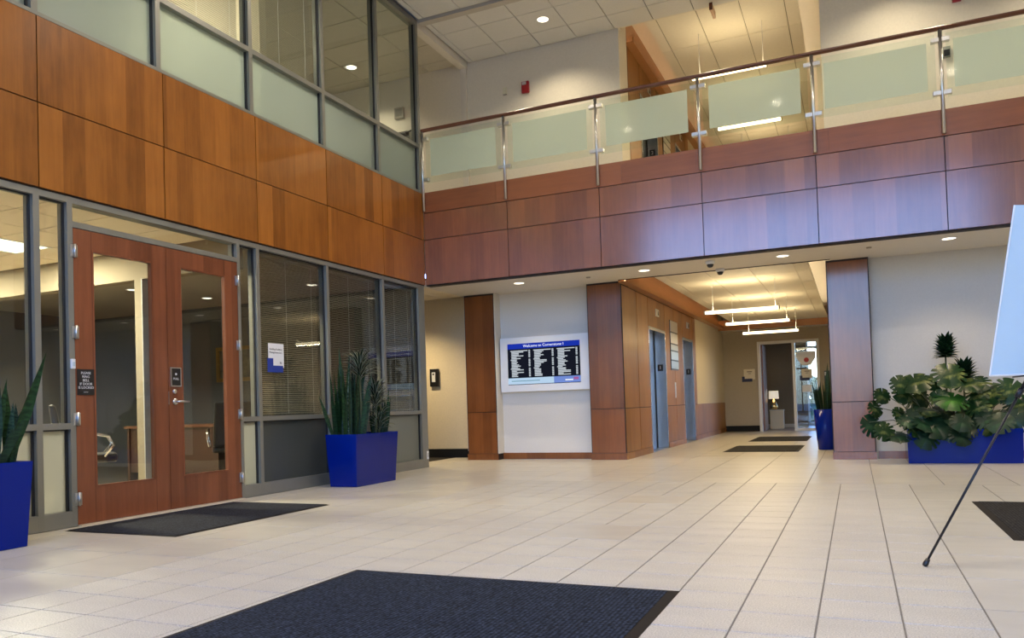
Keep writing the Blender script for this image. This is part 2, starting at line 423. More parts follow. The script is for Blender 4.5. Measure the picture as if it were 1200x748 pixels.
# ================================================================== FLOOR
FX0, FDX = 2.05, 0.2982
FY0, FDY = -1.82, 0.2925
fl = struct('floor', MB().box(-0.12, 9.2, -12.6, 1.5, -0.06, -0.004).box(2.5, 5.6, 1.5, 11.1, -0.06, -0.004).box(-3.0, 0.6, 0.0, 2.0, -0.06, -0.004),
            GROUT, 'cream stone tile floor of the lobby and corridor', 'floor')
def tile_mesh(name, w, d, mat):
    mb = MB(); g = 0.0032; x, y = w/2-g, d/2-g; b = 0.0012
    vs = [(-x,-y,-0.003),(x,-y,-0.003),(x,y,-0.003),(-x,y,-0.003),(-x+b,-y+b,0),(x-b,-y+b,0),(x-b,y-b,0),(-x+b,y-b,0)]
    mb.add(vs, [(4,5,6,7),(0,1,5,4),(1,2,6,5),(2,3,7,6),(3,0,4,7)])
    me = bpy.data.meshes.new(name); me.from_pydata(mb.v, [], mb.f); me.materials.append(mat); me.update()
    return me, mb
tiles = []          # (x0,x1,y0,y1,kind)
big = FDX*2; bigy = FDY*2
accent = {(6,10),(6,4),(2,5)}   # (column,row) of larger smooth tiles let into the field
taken = set()
for (c, r) in accent:
    for a in (0,1):
        for b in (0,1): taken.add((c+a, r+b))
    tiles.append((FX0+c*FDX, FX0+(c+2)*FDX, FY0-(r+2)*FDY, FY0-r*FDY, 's'))
for c in range(14):
    for r in range(24):
        if (c, r) in taken: continue
        tiles.append((FX0+c*FDX, FX0+(c+1)*FDX, FY0-(r+1)*FDY, FY0-r*FDY, 'r'))
YB = FY0-24*FDY
# left border of large smooth tiles
for x0, x1 in ((-0.0, FX0-3*big), (FX0-3*big, FX0-2*big), (FX0-2*big, FX0-big), (FX0-big, FX0)):
    y = FY0
    while y > YB-0.01:
        tiles.append((x0, x1, y-bigy, y, 's')); y -= bigy
x = FX0+14*FDX
while x < 9.1:
    y = FY0
    while y > YB-0.01:
        tiles.append((x, min(x+big, 9.2), y-bigy, y, 's')); y -= bigy
    x += big
# back border rows up to the pillars, then the corridor
y = FY0
rowi = 0
while y < 1.4:
    y1 = min(y+bigy, 1.5)
    x = FX0-4*big-0.3
    while x < 9.1:
        x1 = min(x+big, 9.2)
        if x1 > -0.1: tiles.append((max(x, -0.1), x1, y, y1, 's'))
        x += big
    if y < 0.1 < y1 or y >= 0.1:
        pass
    y = y1; rowi += 1
y = 1.5
while y < 11.05:
    y1 = min(y+bigy, 11.1); x = FX0+FDX
    while x < 5.55:
        tiles.append((max(x, 2.62), min(x+big, 5.55), y, y1, 's')); x += big
    y = y1
for xa in (-0.6,):
    for ya in (0.1, 0.7, 1.3):
        tiles.append((xa, -0.1, ya, ya+0.6, 's'))
tiles = [t for t in tiles if t[1]-t[0] > 0.03 and t[3]-t[2] > 0.03]
def scr(t):
    ar = 0
    ps = []
    for (x, y) in ((t[0],t[2]),(t[1],t[2]),(t[1],t[3]),(t[0],t[3])):
        d = Vector((x, y, 0))-CP; w = d.dot(CF)
        if w < 0.3: return 0
        ps.append((600+911.2*d.dot(CR)/w, 454-911.2*d.dot(CU)/w))
    cx = sum(p[0] for p in ps)/4; cy = sum(p[1] for p in ps)/4
    if not (-10 < cx < 1210 and cy < 760): return 0
    xm, ym = (t[0]+t[1])/2, (t[2]+t[3])/2
    if 3.35 < xm < 5.0 and ym < -6.6: return 0
    if 0.2 < xm < 1.25 and -5.9 < ym < -4.2: return 0
    for i in range(4):
        a, b = ps[i], ps[(i+1) % 4]; ar += a[0]*b[1]-b[0]*a[1]
    return abs(ar)/2
tiles.sort(key=scr, reverse=True)
cache = {}
for t in tiles[:298]:
    k = (round(t[1]-t[0], 3), round(t[3]-t[2], 3), t[4])
    if k not in cache: cache[k] = tile_mesh('tile', k[0], k[1], TILER if k[2] == 'r' else TILES)[0]
    o = bpy.data.objects.new('tile', cache[k]); COL.objects.link(o); o.parent = fl
    o.location = Vector(((t[0]+t[1])/2, (t[2]+t[3])/2, 0)) - W(fl)
for kind, mt in (('r', TILER), ('s', TILES)):
    mb = MB()
    for t in tiles[298:]:
        if t[4] != kind: continue
        g = 0.0032
        mb.add([(t[0]+g,t[2]+g,0),(t[1]-g,t[2]+g,0),(t[1]-g,t[3]-g,0),(t[0]+g,t[3]-g,0),
                (t[0]+g,t[2]+g,-.003),(t[1]-g,t[2]+g,-.003),(t[1]-g,t[3]-g,-.003),(t[0]+g,t[3]-g,-.003)],
               [(0,1,2,3),(4,5,1,0),(5,6,2,1),(6,7,3,2),(7,4,0,3)])
    if mb.v: tag(mb.build('small_tiles' if kind == 'r' else 'large_tiles', mt, fl), kind='stuff')
struct('floor_office', MB().box(-7.0, -0.12, -12.6, -3.7, -0.06, 0.0), M('beige_carpet', (.58, .50, .38), .95, var=.15, scale=60), 'beige carpet floor of the glazed office', 'floor')
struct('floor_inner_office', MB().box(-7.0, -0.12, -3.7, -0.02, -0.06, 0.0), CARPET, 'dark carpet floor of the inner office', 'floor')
struct('floor_side_hall', MB().box(-4.0, -0.6, 0.1, 1.95, -0.06, 0.002), CARPET, 'dark carpet in the side hall past the glass office', 'floor')
struct('floor_end_room', MB().box(2.0, 8.0, 11.1, 15.2, -0.06, -0.002), M('end_room_floor', (0.22, 0.15, 0.09), 0.35, var=0.1, scale=5), 'brown floor of the room beyond the corridor', 'floor')
struct('ground_outside', MB().box(-60, 60, -90, 90, -0.35, -0.2), M('outside_paving', (0.22, 0.22, 0.20), 0.9, var=0.15, scale=0.6), 'paved ground outside the building', 'ground')

# ================================================================== ROOF, CEILINGS
struct('roof', MB().box(-7.2, 9.4, -12.8, 2.0, 7.25, 7.5).box(-7.2, 9.4, 2.0, 15.4, 7.25, 7.5), PLASTER, 'flat roof slab', 'roof')
ce = struct('ceiling', MB().box(0.0, 9.2, -12.6, 1.65, 6.72, 6.76), CEILG, 'white grid ceiling high above the lobby', 'ceiling')
def ceiling_tiles(parent, xs, ys, z, mat, gap=0.006, skip=None, name='ceiling_tile'):
    for i in range(len(xs)-1):
        for j in range(len(ys)-1):
            if skip and skip(xs[i], xs[i+1], ys[j], ys[j+1]): continue
            box(name, mat, parent, xs[i]+gap, xs[i+1]-gap, ys[j]+gap, ys[j+1]-gap, z, z+0.018)
cx = [0.015, 0.11] + [0.11+0.617*k for k in range(1, 15)] + [9.19]
cy = [0.13, 0.57, 1.18, 1.64]
ceiling_tiles(ce, cx, cy, 6.70, CEILT)
ceiling_tiles(ce, cx, [-0.015-0.61*k for k in range(4, -1, -1)], 6.70, CEILT)
mb = MB()
yy = -0.015-0.61*4
while yy > -12.5:
    for i in range(len(cx)-1): mb.box(cx[i]+.006, cx[i+1]-.006, yy-.604, yy-.006, 6.70, 6.718)
    yy -= 0.61
tag(mb.build('far_ceiling_tiles', CEILT, ce), kind='stuff')
box('header_strip', M('header_paint', (0.50, 0.47, 0.42), 0.8), ce, 0.0, 9.2, 0.0, 0.12, 6.66, 6.72)

# ================================================================== LEFT WALL: fascia band
wl_ = struct('wall_left', MB().box(-0.14, -0.022, -12.6, 0.0, 2.69, 4.075), REVEAL, 'cherry wood panelled band above the glass office', 'wall')
ys = [0.0, -1.1046] + [-1.1046-1.2228*k for k in range(1, 10)]
g = 0.005
for i in range(len(ys)-1):
    for z0, z1 in ((2.70, 3.377), (3.377, 4.075)):
        box('wood_panel', WOOD, wl_, -0.024, 0.0, ys[i+1]+g, ys[i]-(g if i else 0.003), z0+g, z1-g)

# ================================================================== WINDOW 1: ground floor storefront
MULL = [(-9.69, -9.64), (-8.47, -8.42), (-7.25, -7.20), (-6.04, -5.99), (-5.754, -5.707), (-3.855, -3.815), (-3.573, -3.526), (-2.366, -2.319), (-1.15, -1.10), (-0.195, -0.03)]
w1 = empty('window_1', (-0.05, -3.0, 0), 'grey metal framed glass wall of the ground floor office', 'window', kind='structure')
FXo, FXi = -0.012, -0.13     # outer and inner face of frame
GX = -0.075
for a, b in MULL: box('mullion', ALU, w1, FXi, FXo, a, b, 0.0 if b > -5.8 or True else 0, 2.69)
spans = [(MULL[i][1], MULL[i+1][0]) for i in range(len(MULL)-1)]
for a, b in spans:
    box('head_rail', ALU, w1, FXi, FXo-0.001, a, b, 2.64, 2.688)
    if a < -5.6 and b > -4:      # the doorway: transom light only
        box('transom_rail', ALU, w1, FXi, FXo-0.001, a, b, 2.445, 2.492)
        box('pane', GLASS, w1, GX-0.004, GX+0.004, a, b, 2.492, 2.64)
        for q in ((a, a+.012), (b-.012, b)): box('gasket', ALUD, w1, GX+0.004, GX+0.018, q[0], q[1], 2.492, 2.64)
        continue
    box('middle_rail', ALU, w1, FXi, FXo-0.001, a, b, 0.79, 0.84)
    box('base_rail', ALU, w1, FXi, FXo-0.001, a, b, 0.0, 0.128)
    box('pane', GLASSD if a > -3.7 else GLASS, w1, GX-0.004, GX+0.004, a, b, 0.84, 2.64)
    box('etched_pane', FROSTD if -3.6 < a < -1.2 else FROSTL, w1, GX-0.004, GX+0.004, a, b, 0.128, 0.79)
    for z0, z1 in ((0.84, 2.64), (0.128, 0.79)):
        gk = MB()
        gk.box(GX+.005, GX+.026, a, a+.012, z0, z1).box(GX+.005, GX+.026, b-.014, b, z0, z1)
        gk.box(GX+.005, GX+.026, a+.012, b-.014, z1-.012, z1)
        gk.build('gasket', ALUD, w1)

# ================================================================== WINDOW 2: upper storefront
w2 = empty('window_2', (-0.05, -3.0, 4.075), 'grey metal framed glass wall of the upper floor rooms', 'window', kind='structure')
UM = [(-9.72, -9.67), (-8.50, -8.45), (-7.25, -7.20), (-6.03, -5.975), (-4.83, -4.775), (-3.61, -3.555), (-2.36, -2.305), (-1.15, -1.095), (-0.06, 0.0)]
for a, b in UM: box('mullion', ALU, w2, FXi, FXo, a, b, 4.08, 6.70)
for i in range(len(UM)-1):
    a, b = UM[i][1], UM[i+1][0]
    box('sill_rail', ALU, w2, FXi, FXo-.001, a, b, 4.08, 4.112)
    box('middle_rail', ALU, w2, FXi, FXo-.001, a, b, 4.755, 4.81)
    box('head_rail', ALU, w2, FXi, FXo-.001, a, b, 6.62, 6.70)
    box('pane', GLASS, w2, GX-.004, GX+.004, a, b, 4.81, 6.62)
    box('etched_pane', FROSTU, w2, GX-.004, GX+.004, a, b, 4.112, 4.755)
    for z0, z1 in ((4.81, 6.62), (4.112, 4.755)):
        gk = MB(); gk.box(GX+.005, GX+.028, a, a+.010, z0, z1).box(GX+.005, GX+.028, b-.014, b, z0, z1)
        gk.build('gasket', ALUD, w2)

# ------------------------------------------------ venetian blinds
def blind(y0, y1, z0, z1, label, tilt=28, pitch=0.022):
    e = empty('venetian_blind', (-0.17, (y0+y1)/2, z0), label, 'blind', 'venetian blinds behind the office glass')
    x = -0.165
    box('head_rail', BLIND, e, x-.02, x+.02, y0, y1, z1-.03, z1)
    box('bottom_rail', BLIND, e, x-.012, x+.012, y0, y1, z0, z0+.012)
    mb = MB(); z = z0+.03; t = math.radians(tilt); dx = .0115*math.cos(t); dz = .0115*math.sin(t)
    while z < z1-.04:
        mb.add([(x-dx,y0,z+dz),(x+dx,y0,z-dz),(x+dx,y1,z-dz),(x-dx,y1,z+dz),(x-dx,y0,z+dz+.001),(x+dx,y0,z-dz+.001),(x+dx,y1,z-dz+.001),(x-dx,y1,z+dz+.001)],
               [(0,1,2,3),(7,6,5,4),(1,5,6,2),(0,3,7,4)])
        z += pitch
    tag(mb.build('slats', BLIND, e), kind='stuff')
    n = 3
    for k in range(n):
        yy = y0+(y1-y0)*(0.1+0.8*k/(n-1))
        box('ladder_cord', WHITEP, e, x+.0125, x+.0145, yy-.002, yy+.002, z0, z1-.03)
blind(-3.515, -2.375, 0.86, 2.63, 'half-closed venetian blind behind the glass bearing the blue and white notice')
blind(-2.31, -1.16, 0.86, 2.63, 'venetian blind behind the glass panel above the blue planter')
blind(-1.09, -0.205, 0.86, 2.63, 'venetian blind in the last ground floor glass panel by the corner post')
blind(-4.765, -3.62, 4.83, 6.60, 'upper floor venetian blind nearer the top edge of the picture', tilt=10)
blind(-3.545, -2.37, 4.83, 6.60, 'upper floor venetian blind beside the unshaded upper panes', tilt=10)

# ================================================================== DOORS
def door(name, y0, y1, gy0, gy1, label):
    e = empty(name, (-0.03, (y0+y1)/2, 0.01), label, 'door', kind='structure')
    xo, xi = -0.014, -0.058
    box('hinge_stile' if name == 'door_1' else 'lock_stile', WOODD, e, xi, xo, y0, gy0, 0.012, 2.438)
    box('lock_stile' if name == 'door_1' else 'hinge_stile', WOODD, e, xi, xo, gy1, y1, 0.012, 2.438)
    DH = WOODD
    box('top_rail', DH, e, xi, xo, gy0, gy1, 2.28, 2.438)
    box('bottom_rail', DH, e, xi, xo, gy0, gy1, 0.012, 0.302)
    for a, b, c, d in ((gy0, gy0+.014, .302, 2.28), (gy1-.014, gy1, .302, 2.28), (gy0+.014, gy1-.014, 2.266, 2.28), (gy0+.014, gy1-.014, .302, .316)):
        box('glazing_bead', WOODD, e, xi+.004, xo+.003, a, b, c, d)
    box('pane', GLASS, e, -0.040, -0.034, gy0+.010, gy1-.010, .31, 2.272)
    return e
d1 = door('door_1', -5.703, -4.769, -5.535, -4.926, 'cherry framed glass door bearing the black ring bell sign')
d2 = door('door_2', -4.764, -3.859, -4.610, -4.027, 'cherry framed glass door bearing the lever handle')
for e, y in ((d1, -5.700), (d2, -3.862)):
    for z in (2.25, 1.58, 0.87, 0.22):
        mb = MB(); mb.tube([(0.004, y, z-.055), (0.004, y, z+.055)], .010, 8)
        mb.box(-.012, -.006, y-.03, y+.03, z-.05, z+.05)
        mb.build('hinge', STEEL, e)
# lever set on door_2
mb = MB(); mb.lathe([(0.028, 0), (0.028, .010), (.020, .014)], (0, 0, 0), 18)
rose = MB(); rose.add([(-.014+v[2], -4.695+v[0], 1.005+v[1]) for v in mb.v], mb.f, True)
ro = rose.build('lever_rose', STEEL, d2)
MB().tube([(0.0, -4.695, 1.005), (.035, -4.695, 1.005), (.045, -4.675, 1.005), (.045, -4.58, 1.002)], [.010, .010, .010, .008], 10).build('lever', STEEL, d2)
cyl = MB(); cyl.add([(-.014+v[2], -4.70+v[0]*.75, 1.10+v[1]*.75) for v in mb.v], mb.f, True); cyl.build('lock_cylinder', STEEL, d2)
box('lock_face', STEEL, d2, -.05, -.010, -4.768, -4.764, 0.98, 1.10)
# door signs
s1 = empty('ring_bell_sign', (-0.011, -5.615, 1.066), 'black please ring bell sign on the wooden door stile', 'sign')
box('plate', BLACKP, s1, -0.013, -0.007, -5.692, -5.538, 1.066, 1.28)
for k, (t, z) in enumerate((('PLEASE', 1.247), ('RING', 1.217), ('BELL', 1.187), ('IF DOOR', 1.157), ('IS LOCKED', 1.127))):
    text('lettering', t, 0.029, WHITEP, s1, (-0.0065, -5.615, z), (0, 1, 0), (0, 0, 1))
mb = MB()
for k in range(5): mb.box(-0.007, -0.0055, -5.635+k*.008, -5.631+k*.008, 1.088, 1.092)
mb.build('braille_dots', WHITEP, s1)
s2 = empty('suite_sign', (-0.011, -4.684, 1.145), 'silver framed black sign above the door lever', 'sign')
box('plate', BLACKP, s2, -0.013, -0.006, -4.735, -4.632, 1.155, 1.315)
for a, b, c, d in ((-4.745, -4.735, 1.145, 1.325), (-4.632, -4.622, 1.145, 1.325), (-4.735, -4.632, 1.315, 1.325), (-4.735, -4.632, 1.145, 1.155)):
    box('frame', STEEL, s2, -0.013, -0.004, a, b, c, d)
text('lettering', 'PULL', 0.03, WHITEP, s2, (-0.0055, -4.684, 1.218), (0, 1, 0), (0, 0, 1))
mb = MB(); mb.lathe([(0.011, 0), (.011, .0015)], (0, 0, 0), 14)
q = MB(); q.add([(-.006+v[2], -4.684+v[0], 1.262+v[1]) for v in mb.v], mb.f); q.build('dot_mark', WHITEP, s2)
bell = empty('door_bell', (-0.0, -5.731, 1.28), 'small white doorbell on the frame beside the ring bell sign', 'doorbell')
box('body', WHITEP, bell, -0.012, 0.008, -5.751, -5.715, 1.28, 1.36, bevel=.004)
box('button', M('bell_button', (.45, .55, .62), .3), bell, 0.008, 0.011, -5.743, -5.723, 1.30, 1.335)
tag(box('door_threshold', M('stone_threshold', (.55, .47, .36), .4, var=.05), None, -0.12, 0.03, -5.703, -3.859, -0.003, 0.009), 'pale threshold strip under the wooden doors', 'threshold')
# notice on the glass
nt_ = empty('window_notice', (-0.07, -3.22, 1.33), 'white and blue notice on the blinds window beside the doors', 'notice')
NX = -0.0705
box('sheet', M('notice_white', (.74, .76, .82), .5), nt_, NX, NX+.004, -3.355, -3.105, 1.375, 1.64)
NB = M('notice_blue', (0.010, 0.040, 0.30), .5)
mb = MB(); mb.box(NX+.004, NX+.008, -3.375, -3.285, 1.32, 1.475).box(NX+.004, NX+.008, -3.285, -3.125, 1.32, 1.395)
mb.build('blue_corner', NB, nt_)
INK = M('ink', (.03, .035, .06), .6)
text('lettering', 'Building Facilities', 0.030, INK, nt_, (NX+.0045, -3.235, 1.575), (0, 1, 0), (0, 0, 1))
text('lettering', 'Management LLC', 0.030, INK, nt_, (NX+.0045, -3.235, 1.54), (0, 1, 0), (0, 0, 1))
text('lettering', '90', 0.034, INK, nt_, (NX+.0045, -3.16, 1.425), (0, 1, 0), (0, 0, 1))
pm = empty('corner_strike_plate', (0, -0.06, 0.12), 'small white plate low on the corner post of the glass wall', 'plate')
box('plate', WHITEP, pm, -0.012, -0.004, -0.085, -0.04, 0.12, 0.24)
box('slot', M('plate_slot', (.2, .2, .2), .5), pm, -0.004, -0.002, -0.07, -0.055, 0.15, 0.21)

# ================================================================== OFFICE behind the doors
struct('wall_office_far', MB().box(-7.2, -7.0, -12.6, -3.7, 0, 7.2), CREAM, 'far cream wall of the office', 'wall')
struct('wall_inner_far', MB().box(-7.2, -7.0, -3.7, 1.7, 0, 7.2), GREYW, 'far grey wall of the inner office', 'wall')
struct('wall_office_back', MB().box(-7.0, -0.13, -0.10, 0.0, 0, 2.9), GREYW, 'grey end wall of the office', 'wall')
struct('wall_office_front', MB().box(-7.0, 0.0, -12.8, -12.6, 0, 7.2), CREAM, 'front wall beside the lobby windows', 'wall')
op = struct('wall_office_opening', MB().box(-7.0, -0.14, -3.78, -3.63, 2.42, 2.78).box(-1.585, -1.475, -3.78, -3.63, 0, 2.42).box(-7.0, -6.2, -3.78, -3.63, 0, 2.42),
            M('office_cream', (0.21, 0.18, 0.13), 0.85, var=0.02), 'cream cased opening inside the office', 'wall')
box('jamb_lining', M('jamb_grey', (.30, .31, .33), .6), op, -1.475, -1.462, -3.785, -3.62, 0, 2.42)
oc = struct('ceiling_office', MB().box(-7.0, -0.14, -12.6, -3.63, 2.76, 2.80), CEILG, 'beige tiled ceiling of the office', 'ceiling')
oxs = [-7.0+0.61*k for k in range(0, 12)]; oys = [-12.6+0.61*k for k in range(0, 15)]
lit = [(-2.12, -1.51), (-4.56, -3.95)]
def isl(x0, x1, y0, y1): return abs(x0+2.73) < .02 and abs(y0+5.28) < .7 and y0 < -4.6
def skipfar(x0, x1, y0, y1): return y1 < -7.8 or x0 < -5
ceiling_tiles(oc, [-4.56, -3.95, -3.34, -2.73, -2.12, -1.51, -0.90, -0.29, -0.15], [-7.41, -6.80, -6.19, -5.58, -4.97, -4.36, -3.80], 2.745, OFFC, gap=.007,
              skip=lambda a, b, c, d: c == -4.97 and (abs(a+2.73) < .01 or abs(a+4.56) < .01))
mb = MB(); mb.box(-7.0, -4.57, -12.6, -3.64, 2.745, 2.76).box(-4.57, -.15, -12.6, -7.42, 2.745, 2.76); mb.build('plain_ceiling', OFFC, oc)
def troffer(x0, x1, y0, y1, z, label, power):
    e = empty('ceiling_troffer', ((x0+x1)/2, (y0+y1)/2, z), label, 'ceiling light', 'office ceiling lights')
    mb = MB()
    for a, b, c, d in ((x0, x1, y0, y0+.02), (x0, x1, y1-.02, y1), (x0, x0+.02, y0+.02, y1-.02), (x1-.02, x1, y0+.02, y1-.02)): mb.box(a, b, c, d, z-.004, z+.02)
    mb.build('frame', WHITEP, e)
    n = 3
    for k in range(n):
        w = (x1-x0-.04)/n
        box('lens', TROFF, e, x0+.02+w*k+.006, x0+.02+w*(k+1)-.006, y0+.02, y1-.02, z+.002, z+.012)
    a = bpy.data.lights.new('troffer_light', 'AREA'); a.shape = 'RECTANGLE'; a.size = x1-x0-.05; a.size_y = y1-y0-.05; a.energy = power; a.color = (1, .86, .62)
    o = bpy.data.objects.new('troffer_light', a); COL.objects.link(o); o.parent = e; o.location = (0, 0, -.01)
troffer(-2.725, -2.125, -4.965, -4.365, 2.745, 'large bright ceiling light panel inside the office nearest the glass', 240)
troffer(-4.555, -3.955, -4.965, -4.365, 2.745, 'ceiling light panel deeper inside the office', 190)
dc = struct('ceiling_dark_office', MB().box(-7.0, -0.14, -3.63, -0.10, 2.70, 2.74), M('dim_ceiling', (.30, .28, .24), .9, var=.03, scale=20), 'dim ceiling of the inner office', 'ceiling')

def downlight(x, y, z, label, power, r=0.075, angle=130, group='recessed downlights', col=(1.0, .84, .62), lens=None):
    e = empty('downlight', (x, y, z), label, 'downlight', group)
    mb = MB(); mb.lathe([(r+.018, -.004), (r+.018, .0), (r, .0), (r, -.004)], (x, y, z), 24, caps=False)
    mb.lathe([(r+.018, -.004), (r, -.004)], (x, y, z), 24, caps=False); mb.build('trim_ring', WHITEP, e)
    mb = MB(); mb.lathe([(r, .006), (r, -.001)], (x, y, z), 24); mb.build('lens', lens or LAMPW, e)
    if power: spot('lamp', (x, y, z-.02), power, parent=e, angle=angle, size=r, col=col)
    return e
LAMPD = emis('dim_lens', (1, .9, .72), 2.5)
for k, (x, y) in enumerate(((-1.7, -2.6), (-1.3, -1.0), (-3.6, -2.1), (-3.4, -0.9))):
    downlight(x, y, 2.70, ['downlight in the inner office nearest the doors', 'downlight in the inner office behind the last blind',
                           'downlight deep in the inner office past the cased opening', 'downlight in the far corner of the inner office'][k], 4, r=.07, lens=LAMPD, group='inner office downlights')

# desk, chairs, picture
DESKW = M('desk_dark_cherry', (0.026, 0.009, 0.005), 0.35, var=.2, scale=6, stretch=(1, 6, 1))
def desk(cx_, cy_):
    e = empty('office_desk', (cx_, cy_, 0), 'dark cherry desk seen through the glass of the lever door', 'desk')
    box('desk_top', M('desk_top_wood', (.07, .026, .012), .3, var=.15, scale=5), e, cx_-.85, cx_+.85, cy_-.40, cy_+.40, .72, .755)
    box('modesty_panel', DESKW, e, cx_-.78, cx_+.78, cy_-.36, cy_-.34, .12, .72)
    for s in (-1, 1): box('side_panel', DESKW, e, cx_+s*.80-.02, cx_+s*.80+.02, cy_-.38, cy_+.38, 0, .72)
    box('drawer_box', DESKW, e, cx_+.36, cx_+.77, cy_-.30, cy_+.36, .1, .72)
desk(-2.55, -2.05)
LEATH = M('black_leather', (.011, .011, .012), .4, var=.1, scale=20)
def office_chair(x, y, ang, label):
    e = empty('office_chair', (x, y, 0), label, 'chair', 'office chairs')
    ca, sa = math.cos(ang), math.sin(ang)
    def T(p): return (x+p[0]*ca-p[1]*sa, y+p[0]*sa+p[1]*ca, p[2])
    def Tb(mb): 
        r = MB(); r.v = [T(p) for p in mb.v]; r.f = mb.f; r.sm = mb.sm; return r
    Tb(MB().box(-.25, .25, -.24, .24, .43, .52)).build('seat', LEATH, e, bevel=.03)
    b = MB(); b.add([(-.24,.22,.50),(.24,.22,.50),(.24,.29,.50),(-.24,.29,.50),(-.21,.30,1.02),(.21,.30,1.02),(.21,.36,1.02),(-.21,.36,1.02)],
                    [(0,3,2,1),(4,5,6,7),(0,1,5,4),(1,2,6,5),(2,3,7,6),(3,0,4,7)])
    Tb(b).build('backrest', LEATH, e, bevel=.025)
    for s in (-1, 1):
        pts = [(s*.28, .20, .50), (s*.30, .16, .60), (s*.30, .14, .70), (s*.30, -.06, .71), (s*.30, -.16, .69), (s*.30, -.20, .60), (s*.28, -.12, .49)]
        Tb(MB().tube(pts, .013, 8)).build('armrest', CHROME, e)
    Tb(MB().tube([(0, 0, .11), (0, 0, .44)], .028, 10)).build('gas_lift', CHROME, e)
    for k in range(5):
        t = 2*math.pi*k/5+.3
        l = Tb(MB().tube([(0, 0, .14), (.16*math.cos(t), .16*math.sin(t), .12), (.31*math.cos(t), .31*math.sin(t), .085)], [.024, .02, .014], 8)).build('base_leg', CHROME, e)
        Tb(MB().tube([(.31*math.cos(t)-.02*math.sin(t), .31*math.sin(t)+.02*math.cos(t), .032), (.31*math.cos(t)+.02*math.sin(t), .31*math.sin(t)-.02*math.cos(t), .032)], .032, 12)).build('caster', BLACKP, l)
office_chair(-1.35, -4.55, 2.5, 'black office chair with chrome arms seen through the ring bell door')
office_chair(-0.95, -2.95, -2.4, 'black office chair with chrome arms in front of the desk')
office_chair(-2.6, -1.25, 0.1, 'high black desk chair behind the dark cherry desk')
pf = empty('framed_picture', (-3.55, -0.11, 1.42), 'gilt framed picture on the grey office wall', 'picture')
GOLD = M('gilt', (.22, .13, .035), .4, .4, var=.2, scale=30)
for a, b, c, d in ((-4.0, -3.94, 1.42, 2.0), (-3.16, -3.10, 1.42, 2.0), (-3.94, -3.16, 1.94, 2.0), (-3.94, -3.16, 1.42, 1.48)): box('frame', GOLD, pf, a, b, -.135, -.10, c, d)
box('canvas', M('picture_canvas', (.10, .09, .06), .6, var=.6, scale=6), pf, -3.94, -3.16, -.115, -.10, 1.48, 1.94)

# ================================================================== UPPER ROOMS left
struct('slab_upper_left', MB().box(-7.0, -0.14, -12.6, 0.0, 2.90, 4.0), PLASTER, 'upper floor slab', 'slab').name = 'floor_upper_left'
uc = struct('ceiling_upper_left', MB().box(-7.0, -0.14, -12.6, 1.7, 6.72, 6.76), CEILG, 'tiled ceiling of the upper rooms behind glass', 'ceiling')
UCT = M('upper_ceiling_tile', (.55, .51, .42), .9, var=.03, rand=.02)
ceiling_tiles(uc, [-4.4, -3.18, -1.96, -0.745, -0.15], [-2.30, -1.69, -1.08, -0.47, 0.14, 0.75, 1.36, 1.65], 6.70, UCT, gap=.008)
ceiling_tiles(uc, [-4.4, -3.18, -1.96, -0.745, -0.15], [-6.6, -5.38, -4.16, -2.94, -2.42], 6.70, UCT, gap=.008)
mb = MB(); mb.box(-7.0, -4.41, -12.6, 1.65, 6.70, 6.72).box(-4.41, -.15, -12.6, -6.61, 6.70, 6.72); mb.build('plain_ceiling', UCT, uc)
struct('wall_upper_partition', MB().box(-7.0, -0.9, -2.42, -2.30, 4.0, 6.7), M('lit_cream', (.66, .60, .47), .85, var=.02), 'cream partition wall in the upper rooms', 'wall')
troffer(-2.6, -1.99, -4.4, -3.2, 6.695, 'ceiling light panel in the upper room behind blinds', 130)
downlight(-1.81, 0.86, 6.70, 'downlight in the upper hall seen through the unshaded panes', 120, r=.085, group='upper hall lights')
downlight(-2.2, -1.4, 6.70, 'downlight in the upper hall next to the partition', 90, r=.085, group='upper hall lights')

# ================================================================== BRIDGE fascia
PB = 1.3665
br = struct('wall_bridge', MB().box(0.0, 9.2, 0.024, 0.16, 2.69, 4.06), REVEAL, 'cherry wood panelled edge of the upper walkway', 'wall')
xs = [0.003]+[PB*k for k in range(1, 7)]+[9.2]
for i in range(len(xs)-1):
    for z0, z1 in ((2.70, 3.378), (3.378, 3.778)):
        box('wood_panel', WOODB, br, xs[i]+g, xs[i+1]-g, 0.0, 0.026, z0+g, z1-g)
bx_ = [0.003, 1.20, 3.05, 5.62, 7.9, 9.2]
for i in range(len(bx_)-1):
    box('cap_band', WOODH, br, bx_[i]+.001, bx_[i+1]-.001, 0.0, 0.026, 3.778+g, 4.085)
box('cap_top', WOODH, br, 0.003, 9.2, 0.026, 0.18, 4.06, 4.085)
struct('floor_walkway', MB().box(-7.0, 9.2, 0.16, 1.65, 3.2, 4.0).box(2.2, 6.0, 1.65, 11.2, 3.2, 4.0), PLASTER, 'slab of the upper walkway', 'slab')
so = struct('ceiling_soffit', MB().box(-0.1, 9.2, 0.03, 1.2, 2.70, 2.78).box(-0.1, 2.62, 1.2, 1.62, 2.70, 2.78).box(5.55, 9.2, 1.2, 1.62, 2.70, 2.78), SOFFIT, 'plain painted soffit under the walkway', 'soffit')
box('reveal_edge', REVEAL, so, 2.62, 5.55, 1.2, 1.215, 2.69, 2.79)
sh = struct('ceiling_side_hall', MB().box(-4.0, -0.1, 0.0, 1.95, 2.80, 2.84), CEILG, 'ceiling of the side hall', 'ceiling')
ceiling_tiles(sh, [-3.3, -2.6, -2.0, -1.38, -0.77, -0.12], [0.02, 0.62, 1.23, 1.94], 2.785, OFFC, gap=.004)

